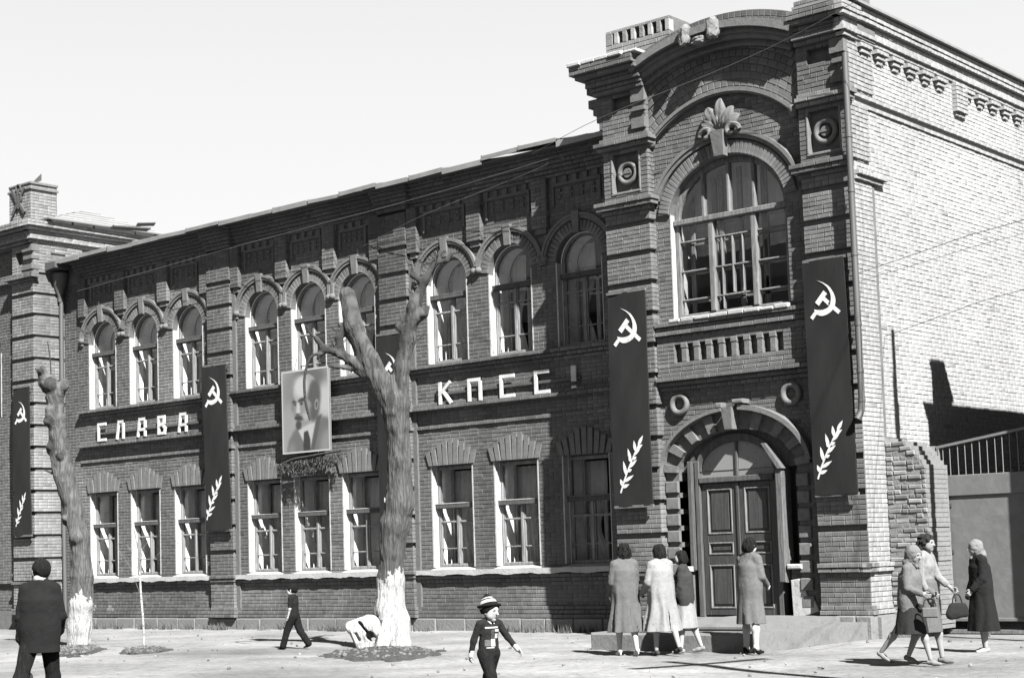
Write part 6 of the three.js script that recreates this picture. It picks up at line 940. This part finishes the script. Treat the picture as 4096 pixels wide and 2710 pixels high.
  if (o.jacket) {
    const C = o.jacket, Q = [cap(add(pel, up, C.low ?? 0.02), chest, C.w0 ?? 0.125, C.c0 ?? 0.13, { sx: 1.22, sz: 0.85, k: 0.06 }), cap(chest, add(nb, up, -0.05), C.c0 ?? 0.13, 0.07, { sx: 1.2, sz: 0.85, k: 0.06 }), cap(add(arm[0].sh, [-0.02, 0.005, 0]), add(arm[1].sh, [0.02, 0.005, 0]), 0.055, 0.055, { k: 0.06 }), cap(add(arm[0].sh, [-0.03, 0.012, 0]), add(nb, [0.03, 0.015, -0.01]), 0.052, 0.045, { k: 0.05 }), cap(add(arm[1].sh, [0.03, 0.012, 0]), add(nb, [-0.03, 0.015, -0.01]), 0.052, 0.045, { k: 0.05 })];
    const QA = []; if (C.sl !== undefined && C.sl < 0) for (const a of arm) QA.push(cap(a.sh, lerp(a.sh, a.el, -C.sl), 0.062, 0.058, { k: 0.05 })); else sleeve(QA, C.sl ?? 0.92, 0.062, 0.046); const fa = sdf(QA);
    const sk = C.hem != null ? skirtF({ y0: PY + 0.34, y1: C.hem, r0: 0.09, r1: C.r ?? 0.17, sx: 1.2, sz: 0.9, fold: 0.03, n: 4, bl: 0.18 }) : null;
    { const jb = sdf(Q); G.front = (x, y) => { let z = 0.35; for (let i = 0; i < 40; i++) { const d = wr(x, y, z, jb(x, y, z)); if (d < 0.0008) break; z -= d * 0.8; } return z; }; }
    field(C.name || 'jacket', Q, pm(C.v), 0.012, (x, y, z, d) => smin(sk ? sk(x, y, z, wr(x, y, z, d)) : wr(x, y, z, d), wr(x, y, z, fa(x, y, z)), 0.025), bounds(QA)[0].map((v, i) => Math.min(v, sk ? [-0.35, C.hem - 0.02, -0.3][i] : 9)), bounds(QA)[1].map((v, i) => Math.max(v, sk ? [0.35, PY + 0.2, 0.3][i] : -9)));
    if (C.collar && C.cr) mesh('collar', lathe([[0.052, -0.01], [0.07, -0.012], [0.068, 0.02], [0.062, 0.036], [0.054, 0.034]], 24).rotateX(0.25).translate(nb[0], nb[1] + 0.035, nb[2] - 0.004), pm(C.collar), G);
    else if (C.collar) field('collar', [cap(add(nb, [-0.05, 0.03, -0.045]), add(nb, [0.05, 0.03, -0.045]), 0.02 * (C.cr ?? 1), 0.02 * (C.cr ?? 1), { k: 0.02 }), cap(add(nb, [-0.05, 0.03, -0.045]), add(nb, [-0.055, 0.0, 0.05]), 0.018 * (C.cr ?? 1), 0.014 * (C.cr ?? 1)), cap(add(nb, [0.05, 0.03, -0.045]), add(nb, [0.055, 0.0, 0.05]), 0.018 * (C.cr ?? 1), 0.014 * (C.cr ?? 1)), cap(add(nb, [-0.055, 0.0, 0.05]), add(nb, [-0.03, -0.05, 0.1]), 0.018, 0.012), cap(add(nb, [0.055, 0.0, 0.05]), add(nb, [0.03, -0.05, 0.1]), 0.018, 0.012)], pm(C.collar), 0.007);
    if (C.cuff) for (const a of arm) field('cuff', [cap(lerp(a.el, a.wr, 0.78), lerp(a.el, a.wr, 1.1), 0.045, 0.046)], pm(C.cuff), 0.008);
  }
  if (o.skirt) { const S = o.skirt; field('skirt', [cap(add(pel, [0, 0.02, 0]), add(pel, [0, 0.1, 0]), 0.11, 0.1, { sx: 1.2, sz: 0.85 })], pm(S.v), 0.012, skirtF({ y0: PY + 0.12, y1: S.hem, r0: 0.12, r1: S.r, sx: 1.15, sz: S.sz ?? 0.95, fold: S.fold ?? 0.07, n: 7, ph: 2, dz: S.dz ?? 0 }), [-0.4, S.hem - 0.03, -0.4], [0.4, PY + 0.16, 0.4]); }
  if (o.trousers) { const tw = o.tw ?? 1, Q = [cap(add(pel, [-0.05, -0.01, 0]), add(pel, [0.05, -0.01, 0]), 0.115, 0.115, { sz: 0.9, k: 0.05 })]; for (const l of leg) Q.push(cap(l.hip, l.knee, 0.098 * tw, 0.072 * tw, { k: 0.04 }), cap(l.knee, lerp(l.knee, l.ank, 1.02), 0.072 * tw, 0.068 * tw, { k: 0.03 })); field('trousers', Q, pm(o.trousers), 0.0115, (x, y, z, d) => wr(x, y, z, d, 0.016)); }
  leg.forEach((l) => {
    const c = Math.cos(l.fa), s = Math.sin(l.fa), F = (f, u) => [l.ank[0], l.ank[1] + u * c - f * s, l.ank[2] + f * c + u * s * 0.6];
    const hl = o.shoes.heel ?? 0, Q = [cap(F(-0.03, -0.04 + hl * 0.02), F(0.06, -0.055), 0.034, 0.032, { k: 0.03 }), cap(F(0.05, -0.058), F(0.145, -0.066), 0.034, 0.022, { k: 0.03 })]; if (hl) Q.push(cap(F(-0.045, -0.03), F(-0.05, -0.075), 0.018, 0.011, { k: 0.015 })); else Q.push(cap(F(-0.04, -0.06), F(0.13, -0.07), 0.02, 0.018, { k: 0.02 })); if (o.shoes.high) Q.push(cap(F(-0.01, -0.02), F(-0.005, 0.06), 0.042, 0.042, { k: 0.03 }));
    field('shoe', Q, pm(o.shoes.v), 0.007); if (o.socks) field('sock', [cap(lerp(l.knee, l.ank, 1 - (o.sockL ?? 0.4)), lerp(l.knee, l.ank, 0.35), 0.056, 0.059), cap(lerp(l.knee, l.ank, 0.35), l.ank, 0.059, 0.039), cap(l.ank, F(0.02, -0.02), 0.04, 0.035)], pm(o.socks), 0.008);
  });
  return { G, hands: handAt, arm, nb, pel, PY, sc, up, chest };
}
const wHand = (p, i) => { const v = V(...p.hands[i]); p.G.updateMatrixWorld(true); return v.applyMatrix4(p.G.matrixWorld); };
const still = [{ th: 0.04, kn: 0.04 }, { th: -0.04, kn: 0.02 }];
{
  const man = makePerson('person', 'man in a dark suit seen from behind at the left edge', { at: [-14.72, 0, 16.72], heading: -2.45, h: 1.72, shw: 0.148, headK: 1.08, neck: 0.03, tw: 1.0, legs: [{ th: -0.42, kn: 0.35, ft: 0.3, out: 0.14 }, { th: 0.35, kn: 0.06, out: 0.0 }], arms: [{ sw: -0.05, out: 0.16, el: 0.1, inw: 0.12, grip: 1.1 }, { sw: 0.1, out: 0.2, el: 0.6, inw: 0.45 }], turn: 0.55, hair: { kind: 'short', v: 0.02, big: 0.006 }, jacket: { v: 0.016, hem: 0.74, r: 0.17, w0: 0.105, c0: 0.112, low: 0.1, collar: 0.5, cr: 0.55 }, trousers: 0.02, shoes: { v: 0.03 }, skin: 0.24 });
  const hp = wHand(man, 0), bag = thing('shopping_bag', 'dark shopping bag held by the man in the dark suit', 'bag', [hp.x, 0, hp.z]);
  const Q = [cap([-0.1, hp.y - 0.42, 0], [0.1, hp.y - 0.4, 0.02], 0.09, 0.08, { k: 0.08, sz: 0.8 }), cap([-0.06, hp.y - 0.28, 0], [0.08, hp.y - 0.27, 0], 0.06, 0.055, { k: 0.08, sz: 0.7 })], b = sdf(Q), [lo, hi] = bounds(Q, 0.03);
  mesh('sack', boxUV(nets((x, y, z) => b(x, y, z) + 0.03 * (fbm(x * 12, y * 10, z * 12, 3) - 0.5), lo, hi, 0.012)), pm(0.03), bag); mesh('handle', [tube([[-0.06, hp.y - 0.26, 0], [-0.03, hp.y - 0.08, 0], [0, hp.y, 0]], 0.008, 10, 6), tube([[0.08, hp.y - 0.26, 0], [0.04, hp.y - 0.08, 0], [0, hp.y, 0]], 0.008, 10, 6)], pm(0.05), bag);
  // striding boy in front
  const boy = makePerson('person', 'boy in a striped knitted cap and patterned dark sweater striding right', { at: [-11.93, 0, 12.95], heading: 1.35, h: 1.12, headK: 1.5, legK: 0.92, neck: 0.03, tw: 1.3, shw: 0.2, lean: 0.06, legs: [{ th: -0.35, kn: 0.25, ft: 0.3 }, { th: 0.45, kn: 0.15 }], arms: [{ sw: 0.25, out: 0.5, el: 0.35, inw: 0.1, grip: 0.35 }, { sw: -0.32, out: 0.2, el: 0.1, inw: 0.1, grip: 0.5 }], turn: 0.25, pitch: 0.08, hat: 1, hair: { kind: 'short', v: 0.02, big: -0.008 }, jacket: { v: 0.022, name: 'sweater', low: 0.04, w0: 0.15, collar: 0.62, cuff: 0.55 }, trousers: 0.02, shoes: { v: 0.03 }, skin: 0.34 });
  { // knitted motifs on the chest of the sweater, laid on its surface
    const at = (x, y) => [x, boy.PY + y, boy.G.front(x, boy.PY + y)];
    const patch = (x0, x1, y0, y1, v) => { const n = 8, m = 5, out = []; for (let i = 0; i < n; i++) for (let j = 0; j < m; j++) { const X = (k) => x0 + (x1 - x0) * k / n, Y = (k) => y0 + (y1 - y0) * k / m, P = (x, y, d) => { const q = at(x, y); return [q[0], q[1], q[2] + d]; }; out.push(hexa([P(X(i), Y(j), 0.006), P(X(i + 1), Y(j), 0.006), P(X(i + 1), Y(j), -0.01), P(X(i), Y(j), -0.01), P(X(i), Y(j + 1), 0.006), P(X(i + 1), Y(j + 1), 0.006), P(X(i + 1), Y(j + 1), -0.01), P(X(i), Y(j + 1), -0.01)])); } mesh('knitted_motif', out, pm(v), boy.G); };
    patch(-0.13, 0.13, 0.375, 0.398, 0.55); patch(0.03, 0.125, 0.315, 0.355, 0.5); patch(0.035, 0.1, 0.21, 0.285, 0.58); patch(-0.045, 0.02, 0.21, 0.35, 0.07); patch(-0.04, 0.04, 0.08, 0.2, 0.58); patch(-0.14, -0.045, 0.085, 0.19, 0.14); patch(-0.12, 0.02, 0.05, 0.068, 0.5);
  }
  makePerson('person', 'small child in dark clothes walking left along the wall', { at: [-22.86, 0, 5.85], heading: -1.15, h: 1.18, headK: 1.35, legK: 0.95, neck: 0.035, tw: 1.25, shw: 0.18, legs: [{ th: 0.42, kn: 0.12 }, { th: -0.32, kn: 0.3, ft: 0.25 }], arms: [{ sw: 0.05, out: 0.08, el: 0.25, inw: 0.2 }, { sw: 0.1, out: 0.1, el: 0.4, inw: 0.3 }], hair: { kind: 'short', v: 0.015, big: 0.006 }, jacket: { v: 0.016, name: 'shirt', low: 0.04, w0: 0.15, sl: -0.75 }, trousers: 0.02, shoes: { v: 0.03 }, skin: 0.42 });
  makePerson('person', 'woman in a mid-grey coat, leftmost of the group at the steps, seen from behind', { at: [-15.18, 0, 6.0], heading: -2.15, h: 1.67, legs: [{ th: 0.18, kn: 0.1 }, { th: -0.1, kn: 0.2, ft: 0.2 }], arms: [{ sw: 0.1, out: 0.16, el: 0.5, inw: 0.25 }, { sw: 0.05, out: 0.1, el: 0.5, inw: 0.4 }], turn: 0.2, pitch: 0.15, hair: { kind: 'curly', big: 0.014 }, coat: { v: 0.14, hem: 0.36, r: 0.235, ph: 2 }, shoes: { v: 0.6, heel: 1 }, skin: 0.4 });
  makePerson('person', 'woman in a pale loose coat between the grey coat and the girl', { at: [-14.66, 0, 5.78], heading: -1.95, h: 1.64, legs: [{ th: 0.1, kn: 0.04 }, { th: -0.3, kn: 0.12, ft: 0.15 }], arms: [{ sw: 0.12, out: 0.22, el: 0.75, inw: 0.3, grip: 0.9 }, { sw: 0.1, out: 0.1, el: 0.7, inw: 0.3 }], turn: 0.3, hair: { kind: 'bob', big: 0.012 }, coat: { v: 0.31, hem: 0.37, r: 0.26, fold: 0.24, n: 7, ph: 0 }, shoes: { v: 0.06 }, skin: 0.3 });
  makePerson('person', 'girl in a dark top and pale skirt facing left beside the pale coat', { at: [-14.58, 0, 5.28], heading: -1.15, h: 1.54, shw: 0.15, legs: [{ th: 0.12, kn: 0.06 }, { th: -0.22, kn: 0.12, ft: 0.1 }], arms: [{ sw: 0.1, out: 0.1, el: 0.5, inw: 0.3 }, { sw: 0.0, out: 0.1, el: 0.4, inw: 0.3 }], turn: -0.1, hair: { kind: 'bob', big: 0.008 }, jacket: { v: 0.05, name: 'sweater', hem: 0.8, r: 0.16 }, skirt: { v: 0.34, hem: 0.42, r: 0.21 }, shoes: { v: 0.3 }, skin: 0.36 });
  makePerson('person', 'woman in a grey coat and white stockings standing before the double door', { at: [-13.48, 0, 5.15], heading: 2.95, h: 1.70, legs: [{ th: 0.1, kn: 0.06, out: 0.12 }, { th: -0.12, kn: 0.02, out: 0.12 }], arms: [{ sw: 0.1, out: 0.16, el: 0.9, inw: 0.45 }, { sw: 0.1, out: 0.16, el: 0.9, inw: 0.45 }], pitch: 0.3, hair: { kind: 'bob', big: 0.01 }, coat: { v: 0.16, hem: 0.44, r: 0.215, ph: 4, fold: 0.07 }, skirt: { v: 0.03, hem: 0.44, r: 0.2 }, shoes: { v: 0.02, heel: 1 }, socks: 0.5, sockL: 0.95, skin: 0.5 });
  const wa = makePerson('person', 'woman in a grey jacket and dark skirt with a pale headscarf striding right', { at: [-10.06, 0, 6.72], heading: 1.55, h: 1.53, headK: 1.06, lean: 0.1, legs: [{ th: 0.3, kn: 0.06 }, { th: -0.42, kn: 0.3, ft: 0.45 }], arms: [{ sw: 0.15, out: 0.12, el: 1.0, inw: 0.3, grip: 0.9 }, { sw: 0.1, out: 0.12, el: 1.1, inw: 0.2, grip: 0.9 }], turn: -0.1, pitch: 0.2, hair: { kind: 'bob', v: 0.06 }, scarf: 0.2, jacket: { v: 0.17, hem: 0.76, r: 0.175, collar: 0.05 }, skirt: { v: 0.03, hem: 0.45, r: 0.24 }, shoes: { v: 0.3 }, skin: 0.24 });
  const h2 = wHand(wa, 1), hb = thing('handbag', 'flat pale handbag carried by the woman in the grey jacket', 'bag', [h2.x + 0.02, h2.y - 0.2, h2.z + 0.05], 0.5);
  mesh('pouch', [cbox(-0.1, 0.1, -0.07, 0.06, -0.03, 0.03, 0.015)], pm(0.16), hb); mesh('handle', tube([[-0.08, 0.07, 0], [-0.05, 0.16, 0], [0.05, 0.17, 0], [0.08, 0.07, 0]], 0.009, 14, 6), pm(0.06), hb);
  const wb = makePerson('person', 'curly-haired woman in a white blouse and grey skirt walking behind the headscarf', { at: [-9.98, 0, 6.42], heading: 1.65, h: 1.66, legs: [{ th: 0.22, kn: 0.1 }, { th: -0.2, kn: 0.2, ft: 0.3 }], arms: [{ sw: 0.3, out: 0.16, el: 0.55, inw: 0.1, grip: 1.1 }, { sw: 0.0, out: 0.1, el: 0.4, inw: 0.2 }], turn: -0.1, hair: { kind: 'curly', v: 0.03, big: 0.012 }, jacket: { v: 0.28, name: 'blouse', low: 0.06, sl: 0.6 }, skirt: { v: 0.14, hem: 0.42, r: 0.2 }, shoes: { v: 0.2 }, skin: 0.24 });
  const h3 = wHand(wb, 0), db = thing('handbag', 'dark soft handbag swinging from the white-bloused woman’s hand', 'bag', [h3.x, 0, h3.z], 0.9);
  const Q2 = [cap([-0.09, h3.y - 0.27, 0], [0.1, h3.y - 0.26, 0], 0.072, 0.06, { k: 0.06, sz: 0.6 }), cap([-0.06, h3.y - 0.17, 0], [0.08, h3.y - 0.17, 0], 0.05, 0.045, { k: 0.06, sz: 0.6 })], b2 = sdf(Q2), [l2, u2] = bounds(Q2, 0.02); mesh('pouch', boxUV(nets((x, y, z) => b2(x, y, z) + 0.012 * (fbm(x * 12, y * 12, z * 12, 2) - 0.5), l2, u2, 0.01)), pm(0.025), db); mesh('handle', tube([[-0.07, h3.y - 0.15, 0], [-0.03, h3.y - 0.02, 0], [0.03, h3.y - 0.02, 0], [0.08, h3.y - 0.15, 0]], 0.009, 14, 6), pm(0.03), db);
  makePerson('person', 'old woman in a pale headscarf and long dark coat by the gate', { at: [-10.22, 0, 4.2], heading: -0.75, h: 1.56, lean: 0.06, legs: still, arms: [{ sw: 0.1, out: 0.1, el: 0.6, inw: 0.35, grip: 0.8 }, { sw: 0.05, out: 0.1, el: 0.4, inw: 0.25 }], turn: -0.2, scarf: 0.24, coat: { v: 0.018, hem: 0.33, r: 0.26, fold: 0.09 }, shoes: { v: 0.4 }, skin: 0.3 });
}
renderer.render(scene, camera);
